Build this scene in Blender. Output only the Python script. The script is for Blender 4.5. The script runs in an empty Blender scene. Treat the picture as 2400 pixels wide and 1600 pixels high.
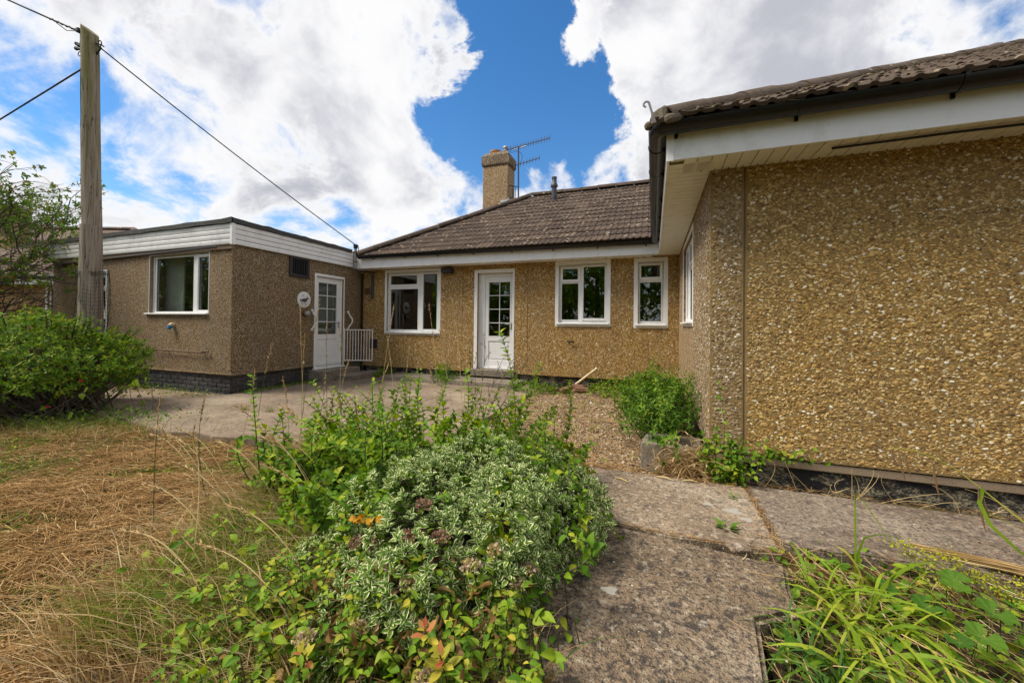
# clear patches (-) and cloud banks (+) of the sky: direction, angular radius in degrees, amount
SKY_BLOBS = [
 ((-.267,.693,.669), 9, -.62), ((-.28,.742,.609), 8.5, -.62), ((-.321,.776,.543), 9, -.6), ((-.39,.80,.46), 8, -.5),
 ((-.24,.82,.52), 8, -.45), ((-.23,.862,.45), 7.5, -.42), ((-.36,.835,.41), 7, -.42), ((-.12,.90,.41), 6.5, -.34), ((-.444,.795,.413), 6, -.35), ((-.17,.86,.48), 7, -.4), ((-.15,.885,.44), 6, -.3),
 ((-.25,.62,.74), 11, -.5),
 ((-.681,.473,.559), 5, -.26), ((-.788,.37,.492), 5, -.16), ((-.884,.318,.342), 6, -.26), ((-.87,.433,.234), 5, -.3), ((-.817,.469,.335), 5, -.12), ((-.80,.40,.44), 14, .16),
 ((-.552,.649,.524), 13, .28), ((-.719,.573,.392), 12, .22), ((-.543,.773,.328), 9, .3), ((.14,.84,.53), 20, .85), ((-.03,.79,.61), 6, .3), ((-.16,.83,.53), 6.5, -.42), ((-.10,.87,.48), 6, -.30), ((-.20,.74,.64), 6, -.25),
 ((-.225,.90,.372), 4.5, .16), ((-.6,.45,.66), 12, .1),
]
import bpy, bmesh, math, random
import numpy as np
from mathutils import Matrix, Vector
R = math.radians
rng = np.random.default_rng(11)
random.seed(5)
SC = bpy.context.scene
COL = SC.collection

# ------------------------------------------------------------------ camera
CAM_Z = 1.2
cam_d = bpy.data.cameras.new('camera')
cam = bpy.data.objects.new('camera', cam_d); COL.objects.link(cam)
yaw, pitch, roll = 0.3578, 0.0104, 0.0113
cy_, sy_ = math.cos(yaw), math.sin(yaw)
X0 = Vector((cy_, sy_, 0)); Y0 = Vector((-sy_, cy_, 0)); Z0 = Vector((0, 0, 1))
FW = Y0 * math.cos(pitch) + Z0 * math.sin(pitch)
UP0 = -Y0 * math.sin(pitch) + Z0 * math.cos(pitch)
RT = X0 * math.cos(roll) + UP0 * math.sin(roll)
UP = -X0 * math.sin(roll) + UP0 * math.cos(roll)
mw = Matrix.Identity(4)
for i in range(3):
    mw[i][0], mw[i][1], mw[i][2] = RT[i], UP[i], -FW[i]
mw[2][3] = CAM_Z
cam.matrix_world = mw
cam_d.sensor_width = 36; cam_d.lens = 921.97 / 2400 * 36
cam_d.shift_x = 0.0062; cam_d.shift_y = -0.0196
cam_d.clip_start = 0.02; cam_d.clip_end = 2000
SC.camera = cam

# ------------------------------------------------------------------ exposure
SC.view_settings.view_transform = 'Standard'
try: SC.view_settings.look = 'None'
except Exception: pass
SC.view_settings.gamma = 1; SC.view_settings.use_curve_mapping = False
SC.view_settings.exposure = 0.95
SC.cycles.max_bounces = 6
SC.cycles.transparent_max_bounces = 8
SC.cycles.caustics_reflective = False; SC.cycles.caustics_refractive = False

# ------------------------------------------------------------------ node helper
class NT:
    def __init__(s, tree): s.t = tree
    def n(s, typ, ins=None, **props):
        nd = s.t.nodes.new(typ)
        for k, v in props.items(): setattr(nd, k, v)
        for k, v in (ins or {}).items():
            sock = nd.inputs[k]
            if isinstance(v, bpy.types.NodeSocket): s.t.links.new(v, sock)
            else:
                if sock.type == 'RGBA' and not isinstance(v, (int, float)) and len(v) == 3: v = (*v, 1)
                sock.default_value = v
        return nd
    def math(s, op, a, b=0.0, c=None, clamp=False):
        d = {0: a, 1: b}
        if c is not None: d[2] = c
        return s.n('ShaderNodeMath', d, operation=op, use_clamp=clamp).outputs[0]
    def vm(s, op, a, b=None):
        d = {0: a}
        if b is not None: d[1] = b
        nd = s.n('ShaderNodeVectorMath', d, operation=op)
        return nd.outputs['Value'] if op in ('DOT_PRODUCT', 'LENGTH', 'DISTANCE') else nd.outputs[0]
    def mr(s, v, a, b, c=0.0, d=1.0, smooth=False):
        return s.n('ShaderNodeMapRange', {'Value': v, 'From Min': a, 'From Max': b, 'To Min': c, 'To Max': d},
                   interpolation_type='SMOOTHSTEP' if smooth else 'LINEAR').outputs[0]
    def noise(s, vec, scale, detail=4, rough=0.55, dist=0.0, color=False):
        nd = s.n('ShaderNodeTexNoise', {'Vector': vec, 'Scale': scale, 'Detail': detail, 'Roughness': rough, 'Distortion': dist})
        return nd.outputs['Color' if color else 'Fac']
    def mix(s, f, a, b, bt='MIX'):
        return s.n('ShaderNodeMix', {0: f, 6: a, 7: b}, data_type='RGBA', blend_type=bt, clamp_factor=True).outputs[2]
    def ramp(s, f, stops, interp='LINEAR'):
        nd = s.n('ShaderNodeValToRGB', {'Fac': f}); cr = nd.color_ramp; cr.interpolation = interp
        while len(cr.elements) < len(stops): cr.elements.new(0.5)
        for e, (p, c) in zip(cr.elements, stops):
            e.position = p; e.color = (*c, 1) if len(c) == 3 else c
        return nd.outputs[0]
    def pos(s): return s.n('ShaderNodeNewGeometry').outputs['Position']
    def objc(s): return s.n('ShaderNodeTexCoord').outputs['Object']
    def attr(s, name): return s.n('ShaderNodeAttribute', attribute_name=name).outputs['Fac']
    def orand(s): return s.n('ShaderNodeObjectInfo').outputs['Random']
    def sep(s, v): return s.n('ShaderNodeSeparateXYZ', {0: v}).outputs
    def bump(s, h, dist=0.01, strength=1.0, normal=None):
        d = {'Height': h, 'Distance': dist, 'Strength': strength}
        if normal is not None: d['Normal'] = normal
        return s.n('ShaderNodeBump', d).outputs[0]
    def vscale(s, v, xyz): return s.n('ShaderNodeMapping', {'Vector': v, 'Scale': xyz}).outputs[0]

MATS = {}
def newmat(name):
    m = bpy.data.materials.new(name); m.use_nodes = True
    m.node_tree.nodes.clear(); MATS[name] = m
    return m, NT(m.node_tree)
def finish(nt, color, rough=0.8, normal=None, spec=0.3, metallic=0.0, transl=None):
    d = {'Base Color': color, 'Roughness': rough, 'Specular IOR Level': spec, 'Metallic': metallic}
    if normal is not None: d['Normal'] = normal
    sh = nt.n('ShaderNodeBsdfPrincipled', d).outputs[0]
    if transl:
        fac, tc = transl
        tr = nt.n('ShaderNodeBsdfTranslucent', {'Color': tc}).outputs[0]
        sh = nt.n('ShaderNodeMixShader', {0: fac, 1: sh, 2: tr}).outputs[0]
    nt.n('ShaderNodeOutputMaterial', {'Surface': sh})

# ------------------------------------------------------------------ sky with broken cloud
SUN_EL, SUN_AZ = R(54), R(238)          # azimuth measured clockwise from +Y
w = bpy.data.worlds.new('World'); SC.world = w; w.use_nodes = True
w.node_tree.nodes.clear()
nt = NT(w.node_tree)
sky = nt.n('ShaderNodeTexSky', sky_type='NISHITA', sun_disc=False, sun_elevation=SUN_EL, sun_rotation=SUN_AZ,
           air_density=1.0, dust_density=0.3, ozone_density=2.5).outputs[0]
sky = nt.n('ShaderNodeHueSaturation', {'Color': sky, 'Saturation': 1.3, 'Value': 0.92}).outputs[0]
dirv = nt.n('ShaderNodeTexCoord').outputs['Generated']
zz = nt.math('MAXIMUM', nt.sep(dirv)[2], 0.06)
pl = nt.vm('DIVIDE', dirv, nt.n('ShaderNodeCombineXYZ', {0: zz, 1: zz, 2: zz}).outputs[0])
wv_ = nt.vm('SUBTRACT', nt.noise(dirv, 5.5, 7, .62, .3, color=True), (.5, .5, .5))
wdir = nt.vm('NORMALIZE', nt.vm('ADD', dirv, nt.vm('MULTIPLY', wv_, (.42, .42, .42))))
def blob(d, width, amp):
    v = Vector(d).normalized()
    dp = nt.vm('DOT_PRODUCT', wdir, tuple(v))
    return nt.math('MULTIPLY', nt.mr(dp, math.cos(width), 1.0, 0, 1, True), amp)
acc = None
for d, wd, am in SKY_BLOBS:
    b = blob(d, R(wd), am)
    acc = b if acc is None else nt.math('ADD', acc, b)
n1 = nt.noise(nt.vm('ADD', dirv, nt.vm('MULTIPLY', pl, (.18, .18, .18))), 3.4, 10, 0.6, 0.4)
n2 = nt.noise(nt.vm('ADD', dirv, (7.3, 2.1, 0)), 9.0, 9, 0.62, 0.4)
dens = nt.math('ADD', nt.math('ADD', nt.math('MULTIPLY', n1, 2.3), nt.math('MULTIPLY', n2, 1.0)), nt.math('SUBTRACT', acc, 0.93))
cov = nt.mr(dens, 0.30, 0.88, 0, 1, True)
shade = nt.noise(nt.vm('ADD', dirv, (3.1, 5.7, 0)), 4.2, 7, 0.55, 0.3)
thick = nt.math('MULTIPLY', nt.mr(dens, 0.7, 1.3, 0, 1, True), nt.mr(shade, 0.38, 0.62, 0, 1, True))
ccol = nt.mix(thick, (5.1, 5.1, 5.15), (2.75, 2.8, 3.15))
final = nt.mix(cov, sky, ccol)
bg = nt.n('ShaderNodeBackground', {'Color': final, 'Strength': 0.1}).outputs[0]
nt.n('ShaderNodeOutputWorld', {'Surface': bg})

sd = bpy.data.lights.new('sun', 'SUN'); sd.energy = 2.6; sd.angle = R(22); sd.color = (1.0, 0.93, 0.81)
sun = bpy.data.objects.new('sun', sd); COL.objects.link(sun)
sv = Vector((math.sin(SUN_AZ) * math.cos(SUN_EL), math.cos(SUN_AZ) * math.cos(SUN_EL), math.sin(SUN_EL)))
sun.rotation_euler = sv.to_track_quat('Z', 'Y').to_euler()
sun.location = sv * 60

# ------------------------------------------------------------------ objects and meshes
WM = {}
def thing(name, label, cat, loc=(0, 0, 0), group=None, kind=None):
    o = bpy.data.objects.new(name, None); COL.objects.link(o)
    o.empty_display_size = 0.2
    o.location = loc; WM[o.name] = Matrix.Translation(loc)
    tag(o, label, cat, group, kind); return o
def tag(o, label=None, cat=None, group=None, kind=None):
    if label: o['label'] = label
    if cat: o['category'] = cat
    if group: o['group'] = group
    if kind: o['kind'] = kind
    return o
def link(name, me, parent=None, M=None, kind=None, label=None):
    """one object; M is its world matrix"""
    o = bpy.data.objects.new(name, me); COL.objects.link(o)
    M = M or Matrix.Identity(4)
    if parent is not None:
        o.parent = parent; o.matrix_parent_inverse = WM[parent.name].inverted()
    o.matrix_basis = M; WM[o.name] = M.copy()
    if kind: o['kind'] = kind
    if label: o['label'] = label
    return o

class MB:
    def __init__(s): s.v = []; s.f = []
    def add(s, vs, fs):
        b = len(s.v); s.v += [tuple(q) for q in vs]; s.f += [tuple(i + b for i in f) for f in fs]; return s
    def box(s, x0, x1, y0, y1, z0, z1, M=None, ch=0.0):
        if ch <= 0:
            vs = [Vector((x, y, z)) for z in (z0, z1) for y in (y0, y1) for x in (x0, x1)]
            fs = [(0, 2, 3, 1), (4, 5, 7, 6), (0, 1, 5, 4), (2, 6, 7, 3), (0, 4, 6, 2), (1, 3, 7, 5)]
        else:
            bm = bmesh.new(); bmesh.ops.create_cube(bm, size=1)
            for q in bm.verts: q.co = Vector(((x0 + x1) / 2 + q.co.x * (x1 - x0), (y0 + y1) / 2 + q.co.y * (y1 - y0), (z0 + z1) / 2 + q.co.z * (z1 - z0)))
            bmesh.ops.bevel(bm, geom=bm.edges[:], offset=ch, segments=1, affect='EDGES')
            bm.verts.index_update(); vs = [q.co.copy() for q in bm.verts]; fs = [[q.index for q in f.verts] for f in bm.faces]; bm.free()
        if M is not None: vs = [M @ q for q in vs]
        return s.add(vs, fs)
    def tube(s, pts, r, n=8, caps=True, up=None):
        pts = [Vector(p) for p in pts]; rs = r if hasattr(r, '__len__') else [r] * len(pts)
        prev = None; b = len(s.v); vs = []
        for i, p in enumerate(pts):
            t = (pts[min(i + 1, len(pts) - 1)] - pts[max(i - 1, 0)]).normalized()
            if prev is None:
                a = Vector(up) if up else (Vector((0, 0, 1)) if abs(t.z) < 0.9 else Vector((1, 0, 0)))
            else: a = prev
            u = (a - t * a.dot(t)).normalized(); prev = u; q = t.cross(u)
            for k in range(n):
                an = 2 * math.pi * k / n
                vs.append(p + (u * math.cos(an) + q * math.sin(an)) * rs[i])
        fs = []
        for i in range(len(pts) - 1):
            for k in range(n):
                fs.append((i * n + k, i * n + (k + 1) % n, (i + 1) * n + (k + 1) % n, (i + 1) * n + k))
        if caps: fs += [tuple(range(n - 1, -1, -1)), tuple((len(pts) - 1) * n + k for k in range(n))]
        return s.add(vs, fs)
    def lathe(s, prof, n=16, M=None):
        vs = []; fs = []
        for r_, z in prof:
            for k in range(n):
                a = 2 * math.pi * k / n; vs.append(Vector((r_ * math.cos(a), r_ * math.sin(a), z)))
        for i in range(len(prof) - 1):
            for k in range(n): fs.append((i * n + k, i * n + (k + 1) % n, (i + 1) * n + (k + 1) % n, (i + 1) * n + k))
        fs += [tuple(range(n - 1, -1, -1)), tuple((len(prof) - 1) * n + k for k in range(n))]
        if M is not None: vs = [M @ q for q in vs]
        return s.add(vs, fs)
    def prism(s, poly, z0, z1):
        n = len(poly); vs = [(x, y, z0) for x, y in poly] + [(x, y, z1) for x, y in poly]
        fs = [tuple(range(n - 1, -1, -1)), tuple(range(n, 2 * n))] + [(i, (i + 1) % n, n + (i + 1) % n, n + i) for i in range(n)]
        return s.add(vs, fs)
    def extrude(s, prof, M, L, closed=True):
        """2D profile (x,z) swept along local y from 0 to L"""
        n = len(prof); vs = [M @ Vector((x, 0, z)) for x, z in prof] + [M @ Vector((x, L, z)) for x, z in prof]
        fs = [(i, (i + 1) % n, n + (i + 1) % n, n + i) for i in range(n if closed else n - 1)]
        if closed: fs += [tuple(range(n - 1, -1, -1)), tuple(range(n, 2 * n))]
        return s.add(vs, fs)
    def mesh(s, name, mat, smooth=None, fix=False):
        me = bpy.data.meshes.new(name); me.from_pydata(s.v, [], s.f)
        if fix:
            bm = bmesh.new(); bm.from_mesh(me); bmesh.ops.recalc_face_normals(bm, faces=bm.faces[:]); bm.to_mesh(me); bm.free()
        if mat: me.materials.append(MATS[mat])
        if smooth is not None:
            me.polygons.foreach_set('use_smooth', [True] * len(me.polygons))
            try: me.set_sharp_from_angle(angle=R(smooth))
            except Exception: pass
        me.update(); return me
    def obj(s, name, mat, parent=None, smooth=None, kind=None, label=None, fix=True):
        return link(name, s.mesh(name, mat, smooth, fix), parent, None, kind, label)

def np_mesh(name, V, F, mat, attrs=None, smooth=True):
    """triangles from numpy arrays"""
    me = bpy.data.meshes.new(name); nv, nf = len(V), len(F)
    me.vertices.add(nv); me.vertices.foreach_set('co', np.ascontiguousarray(V, np.float32).ravel())
    me.loops.add(nf * 3); me.loops.foreach_set('vertex_index', np.ascontiguousarray(F, np.int32).ravel())
    me.polygons.add(nf); me.polygons.foreach_set('loop_start', np.arange(0, nf * 3, 3, dtype=np.int32))
    me.polygons.foreach_set('use_smooth', np.full(nf, smooth, dtype=bool))
    for k, a in (attrs or {}).items():
        at = me.attributes.new(k, 'FLOAT', 'POINT'); at.data.foreach_set('value', np.ascontiguousarray(a, np.float32))
    me.materials.append(MATS[mat]); me.update(calc_edges=True); return me

def unit(a): return a / np.maximum(np.linalg.norm(a, axis=-1, keepdims=True), 1e-9)
def orient(d, nrm):
    """rotation matrices whose Y axis is d and Z axis leans to nrm"""
    y = unit(d); x = unit(np.cross(y, nrm)); z = np.cross(x, y)
    return np.stack([x, y, z], axis=-1)
def instances(proto, pos, Rm, sc, tint):
    V, F, E = proto; n = len(pos); k = len(V)
    VV = np.einsum('nij,kj->nki', Rm, V) * np.asarray(sc).reshape(-1, 1, 1) + pos[:, None, :]
    FF = (F[None] + (np.arange(n) * k)[:, None, None]).reshape(-1, 3)
    return VV.reshape(-1, 3), FF, {'tint': np.repeat(tint, k), 'edge': np.tile(E, n)}
def leaf_proto(W=0.5, rows=4, cols=3, fold=0.25, curl=0.25, peak=0.45, wave=0.0, tip=1.0):
    """unit-length leaf along +Y; edge attribute runs 0 at the midrib to 1 at the margin"""
    V = [(0, 0, 0)]; E = [0.0]; F = []
    hs = np.linspace(-1, 1, cols)
    for i in range(1, rows + 1):
        t = i / (rows + 1)
        wv = W * 0.5 * (math.sin(math.pi * t ** (math.log(0.5) / math.log(peak)))) ** tip
        for h in hs:
            V.append((h * wv, t, abs(h) * wv * fold * 2 - curl * t * t + wave * math.sin(t * 14) * abs(h) * wv)); E.append(abs(h))
    V.append((0, 1, -curl)); E.append(0.5); last = len(V) - 1
    for j in range(cols - 1): F.append((0, 1 + j + 1, 1 + j))
    for i in range(rows - 1):
        a = 1 + i * cols; b = a + cols
        for j in range(cols - 1): F += [(a + j, a + j + 1, b + j + 1), (a + j, b + j + 1, b + j)]
    a = 1 + (rows - 1) * cols
    for j in range(cols - 1): F.append((a + j, a + j + 1, last))
    return np.array(V, float), np.array(F, int), np.array(E, float)
def scatter(parent, proto, pos, Rm, sc, tint, mat, part='leaf', mass='foliage', nsep=0, smooth=True):
    """nearest nsep as objects of their own, the rest joined into one mass"""
    pos = np.asarray(pos); sc = np.broadcast_to(np.asarray(sc, float), (len(pos),)).copy(); tint = np.asarray(tint)
    dist = np.linalg.norm(pos - np.array([0, 0, CAM_Z]), axis=1) / sc
    fwd = pos @ np.array(FW); dist = np.where(fwd > 0.3, dist, 1e6)
    order = np.argsort(dist); a, b = order[:nsep], order[nsep:]
    if nsep:
        me = np_mesh(part, proto[0], proto[1], mat, {'edge': proto[2]}, smooth)
        for i in a:
            M = Matrix.Identity(4)
            for r_ in range(3):
                for c_ in range(3): M[r_][c_] = Rm[i][r_][c_] * sc[i]
                M[r_][3] = pos[i][r_]
            link(part, me, parent, M)
    if len(b):
        V, F, at = instances(proto, pos[b], Rm[b], sc[b], tint[b])
        return link(mass, np_mesh(mass, V, F, mat, at, smooth), parent, None, 'stuff')
def ribbons(P, wd, side=None):
    """P (N,K,3) centre lines, wd (N,K) half widths -> triangles"""
    N, K, _ = P.shape
    T = np.gradient(P, axis=1)
    if side is None: side = rng.normal(size=(N, 1, 3))
    S = unit(np.cross(T, np.broadcast_to(side, P.shape)))
    V = np.stack([P - S * wd[..., None], P + S * wd[..., None]], axis=2).reshape(N, K * 2, 3)
    q = []
    for i in range(K - 1): q += [(2 * i, 2 * i + 1, 2 * i + 3), (2 * i, 2 * i + 3, 2 * i + 2)]
    F = (np.array(q)[None] + (np.arange(N) * K * 2)[:, None, None]).reshape(-1, 3)
    return V.reshape(-1, 3), F, K * 2
# ------------------------------------------------------------------ materials
STONES = [(0.0, (.16, .085, .026)), (.12, (.32, .18, .048)), (.34, (.47, .285, .08)), (.60, (.58, .385, .135)), (.80, (.66, .48, .22)), (.90, (.71, .57, .34)), (.955, (.86, .80, .63))]
def wall_stain(nt, P, col, grey=(.20, .165, .115), amt=.45):
    f = nt.mr(nt.noise(nt.vscale(P, (1.3, 1.3, .55)), 1.6, 5, .6), .45, .72, 0, amt)
    st = nt.mr(nt.noise(nt.vscale(P, (5.5, 5.5, .35)), 1.3, 5, .6), .54, .72, 0, amt * .6)
    col = nt.mix(st, col, nt.mix(.55, col, (.10, .075, .05)))
    return nt.mix(f, col, nt.mix(.5, col, grey))
def agg(name, scale, sparse=0.05, bump=.007, stops=STONES, mortar=(.21, .125, .042), grey=.55):
    m, nt = newmat(name); P = nt.pos()
    Pd = nt.vm('ADD', P, nt.vm('MULTIPLY', nt.noise(P, 60, 1, .5, color=True), (.012, .012, .012)))
    vor = nt.n('ShaderNodeTexVoronoi', {'Vector': Pd, 'Scale': scale})
    ed = nt.n('ShaderNodeTexVoronoi', {'Vector': Pd, 'Scale': scale}, feature='DISTANCE_TO_EDGE').outputs[0]
    rnd = nt.n('ShaderNodeSeparateColor', {0: vor.outputs['Color']}).outputs[0]
    col = nt.ramp(rnd, stops, 'CONSTANT')
    col = nt.mix(nt.mr(ed, sparse, sparse + .05, 1, 0), col, mortar)
    col = nt.mix(nt.mr(nt.noise(P, 3.1, 3), .35, .7, 0, .45), col, nt.mix(.6, col, (.30, .15, .045)))
    col = wall_stain(nt, P, col, amt=grey)
    h = nt.math('MINIMUM', nt.math('MULTIPLY', ed, 2.2), .5)
    finish(nt, col, .75, nt.bump(h, bump, 1.0), .25)
agg('aggregate', 50)
agg('aggregate_grey', 62, stops=[(0, (.18, .11, .052)), (.25, (.36, .235, .12)), (.55, (.52, .37, .215)), (.8, (.64, .50, .33)), (.94, (.80, .71, .56))])
agg('spar_dash', 78, .12, .016, [(0, (.17, .105, .05)), (.14, (.42, .29, .15)), (.38, (.64, .47, .27)), (.70, (.79, .64, .42)), (.92, (.90, .82, .66))], (.14, .09, .042), .75)
# bed the loose stones are pressed into
m, nt = newmat('wall_mortar'); P = nt.pos()
c = nt.mix(nt.noise(P, 40, 4), (.20, .125, .045), (.36, .245, .095)); c = wall_stain(nt, P, c)
finish(nt, c, .9, nt.bump(nt.noise(P, 220, 3), .004), .15)
m, nt = newmat('pebble'); P = nt.pos()
f = nt.math('FRACT', nt.math('ADD', nt.attr('tint'), nt.orand()))
c = nt.ramp(f, STONES, 'CONSTANT')
c = nt.mix(nt.mr(nt.noise(P, 160, 3), .3, .7, 0, .4), c, nt.mix(.55, c, (.2, .12, .05)))
c = wall_stain(nt, P, c)
finish(nt, c, .6, None, .3)
m, nt = newmat('pebble_grey'); P = nt.pos()
f = nt.math('FRACT', nt.math('ADD', nt.attr('tint'), nt.orand()))
c = nt.ramp(f, [(0, (.13, .085, .04)), (.2, (.27, .18, .09)), (.5, (.38, .275, .16)), (.78, (.48, .385, .27)), (.93, (.72, .66, .55))], 'CONSTANT')
c = nt.mix(nt.mr(nt.noise(P, 160, 3), .3, .7, 0, .4), c, nt.mix(.55, c, (.2, .14, .08))); c = wall_stain(nt, P, c)
finish(nt, c, .65, None, .25)
m, nt = newmat('gravel'); f = nt.math('FRACT', nt.math('ADD', nt.attr('tint'), nt.orand()))
c = nt.ramp(f, [(0, (.085, .055, .03)), (.25, (.21, .145, .08)), (.55, (.33, .245, .15)), (.82, (.44, .36, .25)), (.95, (.62, .56, .46))])
finish(nt, c, .8, None, .2)

def concrete(name, base, dark, light, speck=.5, blot=.5, lich=.0, bumpd=.006, sc=1.0):
    m, nt = newmat(name); P = nt.pos()
    c = nt.mix(nt.mr(nt.noise(P, 2.2 * sc, 6, .6), .35, .68), base, dark)
    c = nt.mix(nt.mr(nt.noise(nt.vm('ADD', P, (4, 9, 1)), 1.1 * sc, 5, .6), .52, .72, 0, .7), c, light)
    fine = nt.noise(P, 55 * sc, 5, .7)
    c = nt.mix(nt.mr(fine, .49, .58, 0, speck), c, (.055, .045, .04))
    c = nt.mix(nt.mr(nt.noise(P, 15 * sc, 8, .75, .6), .50, .60, 0, blot), c, (.06, .052, .048))
    c = nt.mix(nt.mr(nt.noise(nt.vm('ADD', P, (2, 3, 0)), 24 * sc, 6, .7), .54, .62, 0, speck), c, light)
    if lich:
        v = nt.n('ShaderNodeTexVoronoi', {'Vector': nt.vm('ADD', P, nt.vm('MULTIPLY', nt.noise(P, 22, 3, color=True), (.06, .06, .06))), 'Scale': 3.2}).outputs['Distance']
        c = nt.mix(nt.mr(v, .07, .10, lich, 0), c, (.52, .50, .45))
    agr = nt.n('ShaderNodeTexVoronoi', {'Vector': P, 'Scale': 130}).outputs['Distance']
    h = nt.math('ADD', nt.math('MULTIPLY', fine, .7), nt.math('MULTIPLY', agr, .4))
    finish(nt, c, .9, nt.bump(h, bumpd), .15)
concrete('slab_near', (.33, .24, .155), (.20, .14, .085), (.48, .39, .285), .8, .9, .8, .02)
concrete('slab_top', (.38, .285, .19), (.24, .175, .115), (.56, .48, .375), .6, .6, .0, .01)
concrete('slab_path', (.27, .205, .15), (.17, .125, .09), (.42, .35, .27), .75, .65, .5, .010)
concrete('patio_concrete', (.31, .235, .165), (.185, .135, .092), (.47, .385, .275), .4, .42, .0, .006)
concrete('step_concrete', (.30, .25, .19), (.18, .15, .12), (.4, .35, .28), .5, .5, .0, .005)
concrete('trough_concrete', (.26, .215, .165), (.17, .14, .105), (.38, .34, .28), .5, .45, .25, .004, 1.6)

m, nt = newmat('bitumen'); P = nt.pos()
wear = nt.mr(nt.noise(nt.vscale(P, (1, 1, 1.6)), 7, 7, .7), .46, .58)
wear = nt.math('MULTIPLY', wear, nt.mr(nt.noise(P, 60, 4, .7), .4, .55))
finish(nt, nt.mix(wear, (.018, .017, .017), (.28, .24, .16)), .8, nt.bump(nt.noise(P, 90, 4), .008), .25)
m, nt = newmat('plinth_ledge'); P = nt.pos()
finish(nt, nt.mix(nt.noise(P, 9, 6, .65), (.16, .115, .075), (.34, .26, .18)), .9, nt.bump(nt.noise(P, 120, 3), .004), .15)
m, nt = newmat('brick_blue'); P = nt.pos()
c = nt.mix(nt.orand(), (.022, .021, .024), (.06, .056, .058)); c = nt.mix(nt.mr(nt.noise(P, 14, 5), .55, .75, 0, .7), c, (.13, .115, .11))
finish(nt, c, .55, nt.bump(nt.noise(P, 150, 3), .003), .4)
m, nt = newmat('brick_red'); P = nt.pos()
finish(nt, nt.mix(nt.noise(P, 30, 4), (.16, .075, .05), (.28, .16, .11)), .9, nt.bump(nt.noise(P, 120, 3), .004), .15)
m, nt = newmat('brick_mortar'); P = nt.pos()
finish(nt, nt.mix(nt.noise(P, 40, 4), (.09, .075, .055), (.2, .17, .12)), .95)
def upvc(name, base, dirt, amt, rough=.35):
    m, nt = newmat(name); P = nt.pos()
    f = nt.mr(nt.noise(nt.vscale(P, (2, 2, 1)), 4, 6, .65), .5, .8, 0, amt)
    f = nt.math('MAXIMUM', f, nt.mr(nt.noise(P, 170, 2), .68, .74, 0, amt * .8))
    finish(nt, nt.mix(f, base, dirt), rough, None, .45)
upvc('upvc', (.80, .80, .79), (.55, .52, .44), .35)
upvc('upvc_board', (.86, .86, .85), (.42, .38, .32), .40, .45)
upvc('soffit_white', (.82, .79, .71), (.45, .40, .30), .5, .5)
upvc('paint_white', (.78, .765, .72), (.5, .47, .42), .5, .7)
upvc('rail_white', (.74, .72, .68), (.4, .34, .28), .5, .45)
m, nt = newmat('gutter_black'); P = nt.pos()
finish(nt, nt.mix(nt.mr(nt.noise(P, 12, 5), .45, .75), (.004, .004, .0045), (.010, .010, .010)), .27, None, .5)
m, nt = newmat('grey_plastic'); finish(nt, (.05, .054, .062), .45, None, .4)
m, nt = newmat('dark_plastic'); finish(nt, (.03, .027, .026), .5, None, .4)
m, nt = newmat('black_void'); finish(nt, (.008, .008, .008), .9, None, .1)
m, nt = newmat('galvanised'); P = nt.pos()
finish(nt, nt.mix(nt.noise(P, 20, 4), (.20, .20, .20), (.36, .36, .36)), .5, None, .4, .5)
m, nt = newmat('rusty_metal'); P = nt.pos()
finish(nt, nt.mix(nt.noise(P, 20, 4), (.09, .05, .03), (.2, .13, .09)), .8)
m, nt = newmat('lead'); P = nt.pos(); finish(nt, nt.mix(nt.noise(P, 14, 5), (.30, .32, .34), (.5, .52, .54)), .6, None, .4)
m, nt = newmat('cable_black'); finish(nt, (.02, .02, .021), .6)
m, nt = newmat('chrome'); finish(nt, (.7, .69, .66), .25, None, .5, 1.0)
m, nt = newmat('clay_pot'); finish(nt, (.42, .22, .09), .85)
m, nt = newmat('blue_paint'); finish(nt, (.03, .17, .36), .5)
m, nt = newmat('cream_plastic'); P = nt.pos(); finish(nt, nt.mix(nt.mr(nt.noise(P, 30, 4), .4, .7), (.62, .52, .30), (.42, .33, .18)), .55)
m, nt = newmat('lamp_glass'); finish(nt, (.55, .52, .46), .2, None, .5)
m, nt = newmat('lamp_brown'); finish(nt, (.10, .045, .03), .5)
m, nt = newmat('plaque_white'); P = nt.pos(); finish(nt, nt.mix(nt.mr(nt.noise(P, 60, 4), .5, .75), (.72, .71, .67), (.5, .49, .45)), .5)
m, nt = newmat('plaque_ink'); finish(nt, (.07, .075, .085), .6)
m, nt = newmat('felt'); P = nt.pos()
finish(nt, nt.mix(nt.noise(P, 8, 6, .65), (.035, .035, .035), (.11, .108, .10)), .9, nt.bump(nt.noise(P, 60, 4), .008), .2)
m, nt = newmat('joint_strip'); P = nt.pos(); finish(nt, nt.mix(nt.noise(P, 22, 5), (.09, .055, .035), (.2, .14, .1)), .9)
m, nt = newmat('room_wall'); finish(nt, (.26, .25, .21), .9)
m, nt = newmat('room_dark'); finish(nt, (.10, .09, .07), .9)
def tilemat(name, a, b, c):
    m, nt = newmat(name); P = nt.pos()
    col = nt.mix(nt.orand(), a, b)
    col = nt.mix(nt.mr(nt.noise(P, 6, 6, .65), .45, .7, 0, .7), col, c)
    col = nt.mix(nt.mr(nt.noise(P, 38, 5, .7), .56, .66, 0, .65), col, (.035, .03, .026))
    v = nt.n('ShaderNodeTexVoronoi', {'Vector': nt.vm('ADD', P, nt.vm('MULTIPLY', nt.noise(P, 30, 3, color=True), (.05, .05, .05))), 'Scale': 6}).outputs['Distance']
    col = nt.mix(nt.mr(v, .13, .20, .8, 0), col, (.40, .33, .22))
    finish(nt, col, .9, nt.bump(nt.noise(P, 70, 5, .7), .009), .15)
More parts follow.
